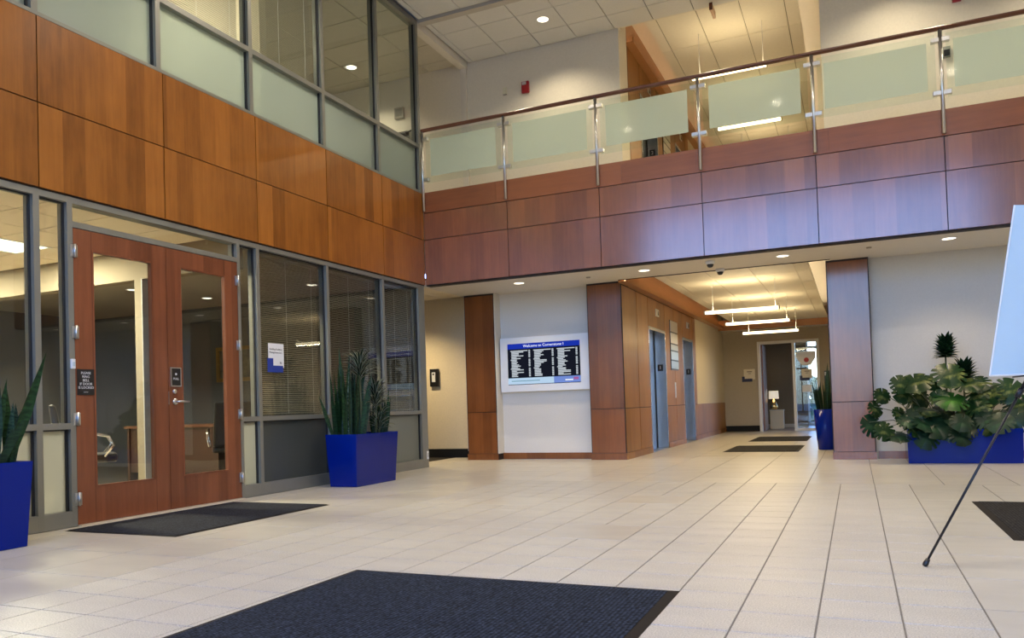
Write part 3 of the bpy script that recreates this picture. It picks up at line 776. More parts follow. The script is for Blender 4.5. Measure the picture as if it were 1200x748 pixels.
# ------------------------------------------------ railing
rl = empty('walkway_railing', (4.6, -0.03, 3.8), 'glass railing with steel posts and wooden handrail along the walkway', 'railing')
for k in range(7):
    x = PB*k + (0.03 if k == 0 else 0.0)
    p = MB().tube([(x, -0.035, 3.80), (x, -0.035, 4.985)], .021, 14).build('post', STEEL, rl)
    MB().tube([(x, -0.035, 4.985), (x, -0.02, 5.0)], .012, 8).build('rail_bracket', STEEL, p)
    for z in (4.265, 4.875):
        for s in ((1,) if k == 0 else (-1, 1)):
            MB().box(x+(.012 if s > 0 else -.095), x+(.095 if s > 0 else -.012), -.055, 0.012, z-.025, z+.025).build('glass_clamp', STEEL, p, bevel=.004)
    x1 = PB*(k+1) if k < 6 else 9.2
    gp = box('pane', GLASSR, rl, x+.055, x1-.055, -.026, -.016, 4.215, 4.945)
    box('etched_panel', FROSTB, gp, x+.13, x1-.14, -.0155, -.0135, 4.315, 4.868)
hr = MB()
n = 14
prof = [(0.030*math.cos(2*math.pi*t/n), 0.026*math.sin(2*math.pi*t/n)) for t in range(n)]
for xx in (0.02, 9.2):
    for a, b in prof: hr.v.append((xx, -.02+a*1.2, 5.012+b))
for t in range(n):
    hr.f.append((t, (t+1) % n, n+(t+1) % n, n+t)); hr.sm.append(True)
hr.f.append(tuple(range(n))); hr.sm.append(False); hr.f.append(tuple(reversed(range(n, 2*n)))); hr.sm.append(False)
hr.build('handrail', RAILW, rl)

# ================================================================== UPPER back wall
bu = struct('wall_back_upper', MB().box(-7.0, 2.63, 1.65, 1.85, 4.0, 6.76).box(5.54, 9.2, 1.65, 1.85, 4.0, 6.76).box(2.55, 2.63, 1.85, 2.12, 4.0, 7.2).box(2.63, 5.54, 1.65, 1.70, 6.72, 7.2), UPPERW, 'pale upper wall behind the glass railing', 'wall')
bh = struct('trim_1', MB().box(-0.14, -0.01, 0.0, 1.65, 6.60, 6.74), SOFFIT, 'painted header beam above the walkway end', 'beam')
box('corner_reveal', SOFFIT, bu, -0.13, -0.02, 1.60, 1.65, 4.0, 6.60)
fa = empty('fire_alarm', (1.05, 1.65, 5.98), 'dark red fire alarm strobe on the pale upper wall', 'alarm')
box('body', RED, fa, .985, 1.115, 1.605, 1.65, 5.98, 6.17, bevel=.008)
box('strobe_lens', M('strobe', (.6, .55, .55), .2), fa, 1.005, 1.075, 1.59, 1.605, 6.11, 6.155)
tst = empty('wall_sensor', (.675, 1.65, 6.02), 'small cream sensor beside the red fire alarm', 'sensor')
box('body', M('sensor_cream', (.72, .69, .52), .5), tst, .645, .71, 1.62, 1.65, 6.035, 6.145, bevel=.004)
box('base', M('sensor_grey', (.3, .29, .25), .5), tst, .645, .71, 1.625, 1.65, 6.022, 6.034)
th = empty('thermostat', (7.07, 1.65, 5.30), 'dark thermostat on the upper wall behind the railing', 'thermostat')
box('body', M('thermo_grey', (.32, .33, .28), .5), th, 7.03, 7.12, 1.61, 1.65, 5.29, 5.43, bevel=.004)
box('display', BLACKP, th, 7.04, 7.11, 1.605, 1.611, 5.30, 5.385)
fa2 = empty('fire_horn', (7.22, 1.65, 5.99), 'red fire horn at the very top of the upper wall', 'alarm')
box('body', RED, fa2, 7.165, 7.27, 1.605, 1.65, 6.0, 6.17, bevel=.008)
box('grille', M('horn_grille', (.2, .01, .012), .5), fa2, 7.185, 7.25, 1.60, 1.606, 6.08, 6.15)
hs = empty('hanging_sign', (4.09, 1.45, 6.50), 'narrow wooden block hung from the ceiling over the walkway', 'sign')
box('board', COVEW, hs, 4.07, 4.11, 1.42, 1.72, 6.545, 6.64)
box('end_cap', RAILW, hs, 4.066, 4.114, 1.41, 1.42, 6.54, 6.645)
MB().tube([(4.09, 1.50, 6.64), (4.09, 1.50, 6.70)], .006, 6).build('rod', STEEL, hs)
# upper hall devices behind glass
bo = empty('hall_speaker', (-1.365, 1.65, 5.99), 'beige square wall speaker in the upper hall behind glass', 'speaker')
box('body', M('speaker_beige', (.34, .31, .25), .6), bo, -1.46, -1.27, 1.61, 1.65, 5.99, 6.19, bevel=.01)
box('grille', M('speaker_grille', (.2, .19, .16), .7), bo, -1.43, -1.30, 1.605, 1.611, 6.03, 6.16)
do = empty('door_3', (-1.2, 1.64, 4.0), 'pale door in the upper hall behind glass', 'door', kind='structure')
box('leaf', M('pale_door', (.5, .47, .39), .6), do, -1.95, -1.02, 1.63, 1.65, 4.0, 5.74)
mb = MB().box(-1.42, -1.18, 1.57, 1.63, 5.66, 5.73); mb.tube([(-1.20, 1.57, 5.70), (-1.0, 1.52, 5.71)], .014, 6); mb.build('door_closer', BLACKP, do)
struct('wall_upper_hall', MB().box(-7.0, -3.4, 1.2, 1.65, 4.0, 6.7), WHITEW, 'short return wall in the upper hall', 'wall')

# ================================================================== LOWER BACK WALLS, PILLARS
bk = struct('wall_back', MB().box(0.47, 2.09, 1.55, 1.75, 0.0, 2.72), WHITEW, 'pale wall under the walkway', 'wall')
br_ = struct('wall_back_right', MB().box(5.99, 9.2, 1.47, 1.75, 0.0, 2.72), M('grey_wallcovering', (0.58, 0.565, 0.53), 0.8, var=0.025, scale=60, bump=0.06, bscale=300), 'pale grey wall behind the monstera planter', 'wall')
box('baseboard', WOODP, bk, 0.49, 2.07, 1.53, 1.55, 0.0, 0.10)
box('baseboard', WOODP, br_, 6.05, 9.2, 1.45, 1.47, 0.0, 0.10)
box('side_return', SOFFIT, bk, 0.488, 0.50, 1.33, 1.55, 0.10, 2.70)
struct('wall_side_hall', MB().box(-4.0, -0.05, 1.95, 2.10, 0.0, 2.90), M('hall_wallcovering', (.70, .60, .42), .85, var=.04, scale=50, bump=.1, bscale=240), 'textured cream wall of the side hall', 'wall')
tag(box('baseboard_side_hall', BLACKB, None, -4.0, -0.05, 1.935, 1.95, 0.0, 0.15), 'black vinyl base along the side hall wall', 'baseboard', kind='structure')
struct('wall_side_hall_end', MB().box(-4.1, -4.0, 0.0, 2.1, 0, 2.9), CREAM, 'far end of the side hall', 'wall')
def pillar(name, x0, x1, y0, y1, label, sides=True):
    e = empty(name, ((x0+x1)/2, (y0+y1)/2, 0), label, 'pillar', kind='structure')
    box('core', REVEAL, e, x0+.001, x1-.001, y0+.002, y1, 0.0, 2.70)
    for z0, z1 in ((.105, .770), (.779, 2.672)):
        box('wood_panel', WOODP, e, x0+.014, x1-.014, y0-.006, y0+.006, z0, z1)
    box('plinth', WOODP, e, x0-.004, x1+.004, y0-.018, y0+.006, 0.0, .10)
    return e
pl = pillar('pillar_1', -0.05, 0.49, 1.33, 1.95, 'slim cherry wood pillar beside the side hall')
box('side_trim', SOFFIT, pl, -0.06, -0.044, 1.345, 1.95, 0.15, 2.70)
p2 = pillar('pillar_2', 2.07, 2.62, 1.33, 1.75, 'cherry wood pillar between the wall screen and the elevators')
p3 = pillar('pillar_3', 5.49, 6.02, 1.33, 1.75, 'cherry wood pillar beside the monstera planter')

# ================================================================== CORRIDORS (both floors)
def corridor(z, y0, floor):
    ft = 'ground floor' if floor == 1 else 'upper floor'; z0_ = z
    e = empty('wall_corridor_left' if floor == 1 else 'wall_corridor_upper', (2.5, 5, z), 'wood panelled elevator wall of the %s corridor' % ft, 'wall', kind='structure')
    X = 2.62
    OP = [(2.95, 4.20), (5.80, 6.85)]
    # backing around the openings
    mb = MB()
    mb.box(2.30, X-.012, y0+.01, 2.95, z, z+3.15).box(2.30, X-.012, 4.20, 5.80, z, z+3.15).box(2.30, X-.012, 6.85, 7.2, z, z+3.15)
    for a, b in OP: mb.box(2.30, X-.012, a, b, z+2.15, z+3.15)
    mb.build('core', REVEAL, e)
    box('plain_wall', TAUPEW, e, 2.30, X-.004, 7.2, 11.1, z+.775, z+3.15)
    cols = [(y0, 2.2), (2.2, 2.95), (4.2, 5.0), (5.0, 5.8), (6.85, 7.2)]
    for a, b in cols:
        box('wood_panel', WOODE, e, X-.014, X, a+.010, b-.010, z+.780, z+2.645)
        box('wood_panel', WOODE, e, X-.014, X, a+.010, b-.010, z+.105, z+.768)
    for a, b in OP: box('wood_panel', WOODE, e, X-.014, X, a+.010, b-.010, z+2.158, z+2.645)
    for a, b in ((7.2, 8.5), (8.5, 9.8), (9.8, 11.1)):
        box('wainscot_panel', WOODE, e, X-.014, X, a+.003, b-.003, z+.105, z+.77)
    box('wainscot_core', REVEAL, e, 2.30, X-.014, 7.2, 11.1, z, z+.775)
    for a, b in ((y0-.018, 2.95), (4.2, 5.8), (6.85, 11.1)): box('plinth', WOODE, e, X-.006, X+.010, a, b, z, z+.10)
    # elevators
    for k, (a, b) in enumerate(OP):
        d = empty('door_%d' % (4+k+2*(floor-1)), (2.45, (a+b)/2, z), ('nearer' if k == 0 else 'farther')+' steel elevator entrance on the %s' % ft, 'elevator', kind='structure')
        box('jamb', ELEV, d, 2.42, X+.004, b-.03, b, z, z+2.15)
        box('jamb', ELEV, d, 2.42, X+.004, a, a+.03, z, z+2.15)
        box('head', ELEV, d, 2.42, X+.004, a+.03, b-.03, z+2.10, z+2.15)
        m_ = (a+b)/2+.15
        box('door_panel', ELEVD, d, 2.40, 2.425, a+.03, m_-.003, z+.005, z+2.10)
        box('door_panel', ELEVD, d, 2.40, 2.418, m_+.003, b-.03, z+.005, z+2.10)
        box('door_gap', BLACKP, d, 2.424, 2.436, b-.05, b-.03, z+.005, z+2.10)
        box('shaft_back', BLACKP, d, 2.36, 2.398, a, b, z, z+2.15)
        box('sill', STEEL, d, 2.42, X, a+.03, b-.03, z-.003, z+.003)
        npl = box('number_plate', BLACKP, d, 2.47, 2.57, b-.034, b-.030, z+1.42, z+1.54)
        text('number', str(floor), .09, WHITEP, npl, (2.52, b-.0345, z+1.48), (1, 0, 0), (0, 0, 1))
        ip = empty('hall_lantern', (X, (a+b)/2, z+2.36), 'elevator direction lantern above the %s %s elevator' % ('nearer' if k == 0 else 'farther', ft), 'lantern')
        yc = (a+b)/2+.05
        box('plate', STEEL, ip, X, X+.008, yc-.13, yc+.13, z+2.37, z+2.50)
        for s in (-1, 1): MB().add([(X+.008, yc+s*.06-.035, z+2.40), (X+.008, yc+s*.06+.035, z+2.40), (X+.008, yc+s*.06, z+2.475), (X+.013, yc+s*.06-.035, z+2.40), (X+.013, yc+s*.06+.035, z+2.40), (X+.013, yc+s*.06, z+2.475)],
                              [(0,2,1),(3,4,5),(0,1,4,3),(1,2,5,4),(2,0,3,5)]).build('arrow_lens', M('lantern_lens', (.8, .75, .6), .3) if s < 0 else BLACKP, ip)
    # directory between the elevators
    dr = empty('elevator_directory', (X, 4.93, z+1.45), 'tall silver directory board between the %s elevators' % ft, 'sign')
    box('back_plate', BLACKP, dr, X, X+.012, 4.60, 5.25, z+1.45, z+2.40)
    h = .94/5
    hs_ = [.22, .21, .12, .17, .16]; zz = z+2.39
    for q in hs_:
        pl_ = box('panel_strip', STEEL, dr, X+.012, X+.02, 4.615, 5.235, zz-q+.018, zz)
        zz -= q+.012
    cp = empty('call_button_plate', (X, 4.95, z+.92), 'steel call button plate between the %s elevators' % ft, 'switch plate')
    box('plate', STEEL, cp, X, X+.006, 4.90, 5.0, z+.92, z+1.22, bevel=.002)
    for q in (1.02, 1.12): MB().box(X+.006, X+.012, 4.93, 4.97, z+q-.02, z+q+.02).build('button', WHITEP, cp)
    # right wall
    struct('wall_corridor_right' if floor == 1 else 'wall_corridor_right_upper', MB().box(5.55, 5.75, 1.75, 11.1, z, z+3.15), CREAM if floor == 1 else M('warm_cream', (.70, .60, .44), .85), 'cream right wall of the %s corridor' % ft, 'wall')
    # cloud ceiling with cove
    cl = struct('ceiling_corridor' if floor == 1 else 'ceiling_corridor_upper', MB().box(2.30, 5.75, 1.215 if floor == 1 else 1.70, 11.1, z+3.15, z+3.19), CLOUD, 'cove ceiling of the %s corridor' % ft, 'ceiling')
    y1 = 1.30 if floor == 1 else 1.78
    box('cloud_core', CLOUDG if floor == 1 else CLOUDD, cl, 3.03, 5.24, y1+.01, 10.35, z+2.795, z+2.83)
    cxs = [3.02, 3.19, 3.80, 4.43, 5.05, 5.25]
    cys = [y1]; 
    while cys[-1] < 10.0: cys.append(min(cys[-1]+1.22, 10.36))
    for i in range(5):
        for j in range(len(cys)-1):
            box('cloud_panel', CLOUD, cl, cxs[i]+.006, cxs[i+1]-.006, cys[j]+(.006 if j else 0), cys[j+1]-(.006 if j < len(cys)-2 else 0), z+2.78, z+2.797)
    cs = y0 if floor == 2 else 1.225
    box('cove_ledge', COVEW, cl, X-.01, X+.13, cs, 10.4, z+2.66, z+2.68)
    box('cove_lip', COVEW, cl, X+.115, X+.13, cs, 10.4, z+2.68, z+2.745)
    box('cove_back', COVEW, cl, X-.012, X+.004, cs, 10.4, z+2.68, z+3.15)
    box('cove_led', COVE, cl, X+.05, X+.075, cs+.1, 10.3, z+2.685, z+2.70)
    box('edge_led', COVE2, cl, 5.16, 5.18, y1+.2, 10.3, z+2.832, z+2.842)
    box('end_band', COVEW, cl, X, 5.55, 10.4, 10.44, z+2.62, z+2.88)
    box('end_soffit', SOFFIT, cl, X, 5.55, 10.44, 11.1, z+2.64, z+2.70)
    # pendants
    nm = ['nearest the lobby', 'second from the lobby', 'third from the lobby']
    for k, yy in enumerate((3.0, 5.25, 7.7) if floor == 1 else (2.6, 5.2, 7.8)):
        z = z0_ if floor == 1 else z0_-.235
        p = empty('linear_pendant', (4.15, yy, z+2.28), 'glowing linear pendant %s in the %s corridor' % (nm[k], ft), 'pendant lamp', 'linear pendants in the corridors')
        box('diffuser', TUBE, p, 3.575, 4.725, yy-.03, yy+.03, z+2.275, z+2.325, bevel=.012)
        for s in (3.555, 4.725): box('end_cap', M('pendant_cap', (.45, .40, .30), .5) if 'pcap' not in CACHE else CACHE['pcap'], p, s, s+.02, yy-.035, yy+.035, z+2.27, z+2.33)
        for s in (3.70, 4.68): MB().tube([(s, yy, z+2.325), (s, yy, z0_+2.78)], .004, 6).build('wire', WHITEP, p)
        a = bpy.data.lights.new('pendant_light', 'AREA'); a.shape = 'RECTANGLE'; a.size = 1.1; a.size_y = .08; a.energy = PEND; a.color = (1, .77, .42)
        a.energy = PEND if floor == 1 else PEND*.6
        o = bpy.data.objects.new('pendant_light', a); COL.objects.link(o); o.parent = p; o.location = (0, 0, -.015)
        a2 = a.copy(); a2.energy = PEND*(.32 if floor == 1 else .16)
        o2 = bpy.data.objects.new('pendant_uplight', a2); COL.objects.link(o2); o2.parent = p; o2.location = (0, 0, .055); o2.rotation_euler = (math.pi, 0, 0)
CACHE = {}
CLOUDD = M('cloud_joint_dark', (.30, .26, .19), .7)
PEND = 26
COVE2 = emis('cove_led_soft', (1.0, 0.80, 0.54), 14.0)
TAUPEW = M('corridor_wallcovering', (.58, .52, .40), .8, var=.03, scale=40)
corridor(0.0, 1.336, 1)
corridor(4.0, 2.12, 2)

# ------------------------------------------------ end wall, ground floor
ew = struct('wall_corridor_end', MB().box(2.3, 3.49, 11.1, 11.22, 0, 3.2).box(3.49, 4.99, 11.1, 11.22, 2.33, 3.2).box(4.99, 5.75, 11.1, 11.22, 0, 3.2), TAUPE, 'taupe wall at the end of the corridor', 'wall')
tag(box('baseboard_corridor_end', BLACKB, None, 2.62, 3.49, 11.085, 11.1, 0, .15), 'black base along the corridor end wall', 'baseboard', kind='structure')
struct('wall_corridor_end_upper', MB().box(2.3, 5.75, 11.1, 11.22, 4.0, 7.2), TAUPE, 'end wall of the upper corridor', 'wall')
w3 = empty('window_3', (4.24, 11.1, 0), 'white framed doorway and sidelight at the end of the corridor', 'window', kind='structure')
for a, b, c, d in ((3.49, 3.56, 0, 2.33), (4.34, 4.41, 0, 2.33), (4.92, 4.99, 0, 2.33), (3.56, 4.34, 2.26, 2.33), (4.41, 4.92, 2.26, 2.33), (4.41, 4.92, 0, .06)):
    box('frame', WHITEF, w3, a, b, 11.06, 11.24, c, d)
box('pane', GLASS, w3, 4.41, 4.92, 11.14, 11.148, .06, 2.26)
d8 = empty('door_8', (3.58, 11.6, 0), 'cherry door standing open at the corridor end', 'door', kind='structure')
box('leaf', WOODD, d8, 3.565, 3.605, 11.24, 12.05, .01, 2.25)
box('lock_plate', STEEL, d8, 3.605, 3.61, 11.95, 12.0, .95, 1.1)
er = struct('wall_end_room', MB().box(2.0, 4.55, 13.5, 13.6, 0, 2.9).box(2.0, 2.1, 11.22, 13.5, 0, 2.9).box(2.0, 8.1, 11.22, 15.2, 2.75, 2.9).box(8.0, 8.1, 11.22, 15.2, 0, 2.9).box(5.75, 8.0, 11.12, 11.22, 0, 2.9), BROWNW, 'dark brown walls of the room beyond the corridor', 'wall')
box('baseboard', M('end_base', (.45, .43, .40), .5), er, 2.1, 4.55, 13.485, 13.5, 0, .1)
w4 = empty('window_4', (6.0, 14.9, 0), 'glass entrance seen past the corridor end', 'window', kind='structure')
for x_ in (4.5, 5.0, 5.5, 6.3, 7.1, 7.9): box('mullion', WHITEF, w4, x_-.03, x_+.03, 14.86, 14.94, 0, 2.75)
box('head_rail', WHITEF, w4, 4.5, 8.0, 14.86, 14.94, 2.3, 2.38)
box('sill_rail', WHITEF, w4, 4.5, 8.0, 14.86, 14.94, 0, .1)
box('pane', GLASS, w4, 4.53, 7.9, 14.895, 14.903, .1, 2.75)
GREENS = leaf_mat('hedge', (.02, .06, .012), (.10, .20, .05), 'blotch', scale=3)
for k, (x_, y_, h_) in enumerate(((4.6, 19, 1.6), (6.6, 20, 2.4), (8.8, 19.5, 1.9))):
    mb = MB()
    for q in range(90):
        a = random.uniform(0, 6.28); r_ = random.uniform(0, .9); zz = random.uniform(.05, 1)*h_
        c = Vector((x_+r_*math.cos(a), y_+r_*math.sin(a)*.7, -.2+zz)); s_ = random.uniform(.15, .3)
        u = Vector((random.gauss(0, 1), random.gauss(0, 1), random.gauss(0, 1))).normalized(); v = u.orthogonal().normalized()
        mb.add([c-u*s_-v*s_*.6, c+u*s_-v*s_*.6, c+u*s_+v*s_*.6, c-u*s_+v*s_*.6], [(0, 1, 2, 3)])
    tag(mb.build('shrub', GREENS, None, base=True), ['low green shrub outside past the glass entrance', 'tall green shrub outside past the glass entrance', 'green shrub outside farthest from the brown wall'][k], 'shrub')
# lamp + pedestal
pd = empty('pedestal', (3.78, 12.75, 0), 'low cream pedestal beyond the corridor doorway', 'pedestal')
box('body', M('pedestal_cream', (.78, .64, .42), .6), pd, 3.60, 3.95, 12.6, 12.92, .0, .50)
box('top', M('pedestal_top', (.66, .60, .48), .5), pd, 3.59, 3.96, 12.59, 12.93, .50, .525)
lp = empty('table_lamp', (3.70, 12.76, .525), 'gold table lamp with white shade on the cream pedestal', 'lamp')
MB().lathe([(.05, .525), (.085, .54), (.105, .60), (.09, .67), (.045, .75), (.018, .82), (.016, .86)], (3.70, 12.76, 0), 20).build('base', M('gold_mercury', (.62, .46, .22), .2, .9, var=.1), lp)
MB().lathe([(.135, .83), (.125, 1.05)], (3.70, 12.76, 0), 24, caps=False).build('shade', M('shade_white', (.85, .80, .68), .7, emit=.55, ecol=(1, .85, .62)), lp)
pt = bpy.data.lights.new('lamp_bulb', 'POINT'); pt.energy = 4; pt.color = (1, .78, .5); pt.shadow_soft_size = .04
o = bpy.data.objects.new('lamp_bulb', pt); COL.objects.link(o); o.parent = lp; o.location = (0, 0, .42)
def plate_sign(x, z, y, label, s=1.0):
    e = empty('suite_plaque', (x, y, z), label, 'sign')
    box('plate', M('plaque_cream', (.70, .64, .50), .5), e, x-.12*s, x+.16*s, y-.008, y, z-.10*s, z+.17*s)
    MB().box(x-.17*s, x-.10*s, y-.014, y-.008, z-.16*s, z-.02*s).box(x-.10*s, x+.09*s, y-.014, y-.008, z-.16*s, z-.08*s).build('blue_corner', M('plaque_navy', (.010, .014, .06), .5), e)
    MB().box(x-.04*s, x+.09*s, y-.0095, y-.008, z+.09*s, z+.115*s).box(x-.01*s, x+.06*s, y-.0095, y-.008, z+.045*s, z+.06*s).build('print_line', M('plaque_ink', (.25, .2, .14), .6), e)
plate_sign(3.25, 1.46, 11.1, 'cream and navy plaque on the taupe corridor end wall')
plate_sign(4.66, 1.42, 11.12, 'cream and navy plaque hung on the corridor sidelight glass', .9)
po = empty('sidelight_poster', (4.68, 11.13, 1.70), 'white poster with a red disc on the sidelight glass', 'poster')
mb = MB(); mb.add([(4.45, 11.125, 2.02), (4.45, 11.125, 1.85), (4.56, 11.125, 1.68), (4.78, 11.125, 1.66), (4.90, 11.125, 1.85), (4.90, 11.125, 2.02),
                   (4.45, 11.132, 2.02), (4.45, 11.132, 1.85), (4.56, 11.132, 1.68), (4.78, 11.132, 1.66), (4.90, 11.132, 1.85), (4.90, 11.132, 2.02)],
                  [(0,1,2,3,4,5), (11,10,9,8,7,6), (0,6,7,1), (1,7,8,2), (2,8,9,3), (3,9,10,4), (4,10,11,5), (5,11,6,0)]); mb.build('sheet', WHITEP, po)
mb = MB(); mb.lathe([(.06, 0), (.06, .004)], (0, 0, 0), 20); q = MB(); q.add([(4.68+v[0], 11.125-v[2], 1.80+v[1]) for v in mb.v], mb.f); q.build('red_disc', M('poster_red', (.5, .03, .03), .5), po)
pp = empty('paper_sheet', (4.66, 11.13, .98), 'white paper taped low on the sidelight glass', 'paper')
box('sheet', WHITEP, pp, 4.55, 4.78, 11.128, 11.132, .98, 1.16); box('tape', M('tape', (.5, .5, .45), .3), pp, 4.64, 4.69, 11.126, 11.128, 1.15, 1.18)
se = empty('wall_plaque', (5.15, 11.1, 1.10), 'small plaque on the end wall behind the corridor planter', 'sign')
box('plate', BLACKP, se, 5.09, 5.22, 11.09, 11.1, 1.1, 1.5); box('insert', WHITEP, se, 5.10, 5.17, 11.085, 11.09, 1.38, 1.47)

# ================================================================== RIGHT + FRONT WALLS
struct('wall_right', MB().box(9.2, 9.4, -12.8, 1.75, 0, 7.2), CREAM, 'cream wall at the far side of the lobby', 'wall')
fw = struct('wall_front', MB().box(0.0, 9.2, -12.75, -12.6, 6.45, 7.2).box(0, 0.25, -12.75, -12.6, 0, 6.45).box(8.95, 9.2, -12.75, -12.6, 0, 6.45), CREAM, 'front wall with the tall lobby windows', 'wall')
w5 = empty('window_5', (4.6, -12.65, 0), 'tall front windows of the lobby', 'window', kind='structure')
fx = [0.25+1.45*k for k in range(7)]
for x_ in fx: box('mullion', ALU, w5, x_-.03, x_+.03, -12.72, -12.6, 0, 6.45)
for z_ in (0.05, 2.4, 4.3, 6.4): 
    for k in range(6): box('rail', ALU, w5, fx[k]+.03, fx[k+1]-.03, -12.715, -12.605, z_-.04, z_+.04)
for k in range(6):
    for z0, z1 in ((.09, 2.36), (2.44, 4.26), (4.34, 6.36)): box('pane', GLASS, w5, fx[k]+.03, fx[k+1]-.03, -12.664, -12.656, z0, z1)

# ================================================================== WALL SCREEN
tv = empty('directory_screen', (1.285, 1.55, 1.09), 'white framed welcome directory screen between the wood pillars', 'screen')
TVF = M('tv_frame', (.84, .87, .93), .35, var=.01)
mb = MB(); x0, x1, z0, z1, sx0, sx1, sz0, sz1 = .53, 2.04, 1.09, 1.965, .655, 1.895, 1.20, 1.865
for a, b, c, d in ((x0, sx0, z0, z1), (sx1, x1, z0, z1), (sx0, sx1, z0, sz0), (sx0, sx1, sz1, z1)): mb.box(a, b, 1.44, 1.545, c, d)
mb.build('bezel', TVF, tv)
DARK = emis('screen_dark', (.010, .012, .022), .8)
scn = box('screen', DARK, tv, sx0, sx1, 1.455, 1.475, sz0, sz1)
box('housing', BLACKP, tv, sx0, sx1, 1.476, 1.545, sz0, sz1)
yS = 1.4545
box('header_bar', emis('screen_header', (.012, .035, .42), .9), scn, sx0, sx1, yS-.001, yS, sz1-.085, sz1)
text('header_lettering', 'Welcome to Cornerstone I', .062, emis('screen_white', (.85, .9, 1), 1.1), scn, ((sx0+sx1)/2, yS-.0015, sz1-.044), (1, 0, 0), (0, 0, 1))
box('footer_bar', emis('screen_footer', (.45, .62, .80), 1.0), scn, sx0, sx0+.79, yS-.001, yS, sz0+.01, sz0+.11)
box('footer_end', emis('screen_footer_blue', (.16, .25, .62), 1.0), scn, sx0+.79, sx1, yS-.001, yS, sz0+.01, sz0+.11)
box('footer_mark', emis('screen_mark', (.35, .10, .30), 1.0), scn, sx1-.12, sx1-.04, yS-.002, yS-.001, sz0+.05, sz0+.09)
box('footer_mark', emis('screen_mark_white', (.8, .85, .95), 1.0), scn, sx1-.26, sx1-.13, yS-.002, yS-.001, sz0+.04, sz0+.06)
box('footer_line', emis('screen_teal', (.15, .30, .38), 1.0), scn, sx0+.06, sx0+.55, yS-.002, yS-.001, sz0+.055, sz0+.068)
LINE = emis('screen_line', (.60, .66, .72), .9)
rr = random.Random(5)
for c in range(3):
    cx0 = sx0+.05+c*.40
    mb = MB(); nrow = 21
    for r_ in range(nrow):
        zt = sz1-.11-r_*.0205
        ind = 0 if r_ in (0, 7, 14) else .015
        w_ = .30 if r_ == 0 else rr.choice((.09, .11, .13, .16, .21))
        mb.box(cx0+ind, cx0+ind+w_, yS-.001, yS, zt-.014, zt)
        if r_ not in (6, 13): mb.box(cx0+.315, cx0+.345, yS-.001, yS, zt-.014, zt)
    tag(mb.build('listing_lines', LINE, scn), kind='stuff')
# intercom
ic = empty('intercom', (-.98, 1.95, 1.25), 'black intercom with a pale panel on the side hall wall', 'intercom')
box('body', BLACKP, ic, -1.065, -.895, 1.90, 1.95, 1.25, 1.56, bevel=.006)
box('panel', WHITEP, ic, -1.02, -.95, 1.893, 1.90, 1.33, 1.50)
box('button', BLACKP, ic, -1.0, -.97, 1.889, 1.893, 1.45, 1.48)

# ================================================================== LIGHTS in the lobby
DLW = 66
for k, (x_, y_) in enumerate(((1.25, .62), (3.16, .62), (5.0, .585), (6.89, .55), (8.7, .55))):
    downlight(x_, y_, 2.70, ['soffit downlight above the wall screen', 'soffit downlight in front of the elevator pillar', 'soffit downlight before the corridor opening', 'soffit downlight above the monstera planter', 'soffit downlight beyond the easel'][k], DLW, group='soffit downlights', angle=118, col=(1, .79, .50))
HI = 300
for k, (x_, y_) in enumerate(((1.69, .84), (4.15, .84), (6.45, .84), (8.6, .84))):
    downlight(x_, y_, 6.70, ['ceiling downlight over the walkway by the fire alarm', 'ceiling downlight over the middle of the walkway', 'ceiling downlight over the walkway by the thermostat', 'ceiling downlight at the far end of the walkway'][k], 130, r=.085, group='walkway downlights', col=(1, .84, .60))
n_ = 0
for x_ in (1.6, 4.6, 7.6):
    for y_ in (-2.6, -6.0, -9.4):
        n_ += 1
        downlight(x_, y_, 6.70, 'recessed downlight in the high lobby ceiling over the open floor', HI, r=.09, angle=150, group='lobby ceiling downlights', col=(1, .86, .68))
downlight(-1.3, .95, 2.785, 'downlight in the side hall ceiling', 240, group='side hall lights', col=(1, .78, .45))
for k, (x_, y_) in enumerate(((2.31, .71), (6.02, .60))):
    e = empty('sprinkler_head', (x_, y_, 2.69), ['sprinkler head in the soffit by the elevator pillar', 'sprinkler head in the soffit by the planter pillar'][k], 'sprinkler')
    MB().lathe([(.028, -.012), (.034, -.004), (.034, 0)], (x_, y_, 2.70), 16).build('cover', M('sprinkler_grey', (.30, .27, .22), .5), e)
    MB().lathe([(.012, -.018), (.012, -.012)], (x_, y_, 2.70), 12).build('cap', STEEL, e)
for k, (x_, y_) in enumerate(((4.10, .42), (4.12, 1.12))):
    e = empty('dome_camera', (x_, y_, 2.62), ['white dome camera on the soffit near the wood panels', 'white dome camera at the inner soffit edge'][k], 'camera')
    MB().lathe([(.045, -.045), (.062, -.03), (.062, 0)], (x_, y_, 2.70), 20).build('housing', WHITEP, e)
    MB().lathe([(.006, -.088), (.028, -.082), (.042, -.062), (.045, -.045)], (x_, y_, 2.70), 20).build('dome', BLACKP, e)

# ================================================================== MATS
def mat_(name, x0, x1, y0, y1, pile, label, bw=.045, z=0.002):
    e = empty(name, ((x0+x1)/2, (y0+y1)/2, 0), label, 'mat')
    mb = MB()
    o_ = [(x0,y0),(x1,y0),(x1,y1),(x0,y1)]; i_ = [(x0+bw,y0+bw),(x1-bw,y0+bw),(x1-bw,y1-bw),(x0+bw,y1-bw)]
    for k in range(4):
        k2 = (k+1) % 4
        mb.add([(*o_[k], .0005), (*o_[k2], .0005), (*i_[k2], .007), (*i_[k], .007)], [(0, 1, 2, 3)])
    mb.build('rubber_edge', RUBBER, e)
    box('pile', pile, e, x0+bw, x1-bw, y0+bw, y1-bw, .0005, .009)
mat_('entrance_mat', 3.28, 5.035, -9.3, -6.53, PILE, 'large ribbed navy mat in the middle of the lobby floor')
mat_('door_mat', .13, 1.30, -5.93, -4.14, PILE2, 'dark mat in front of the wooden doors', bw=.02)
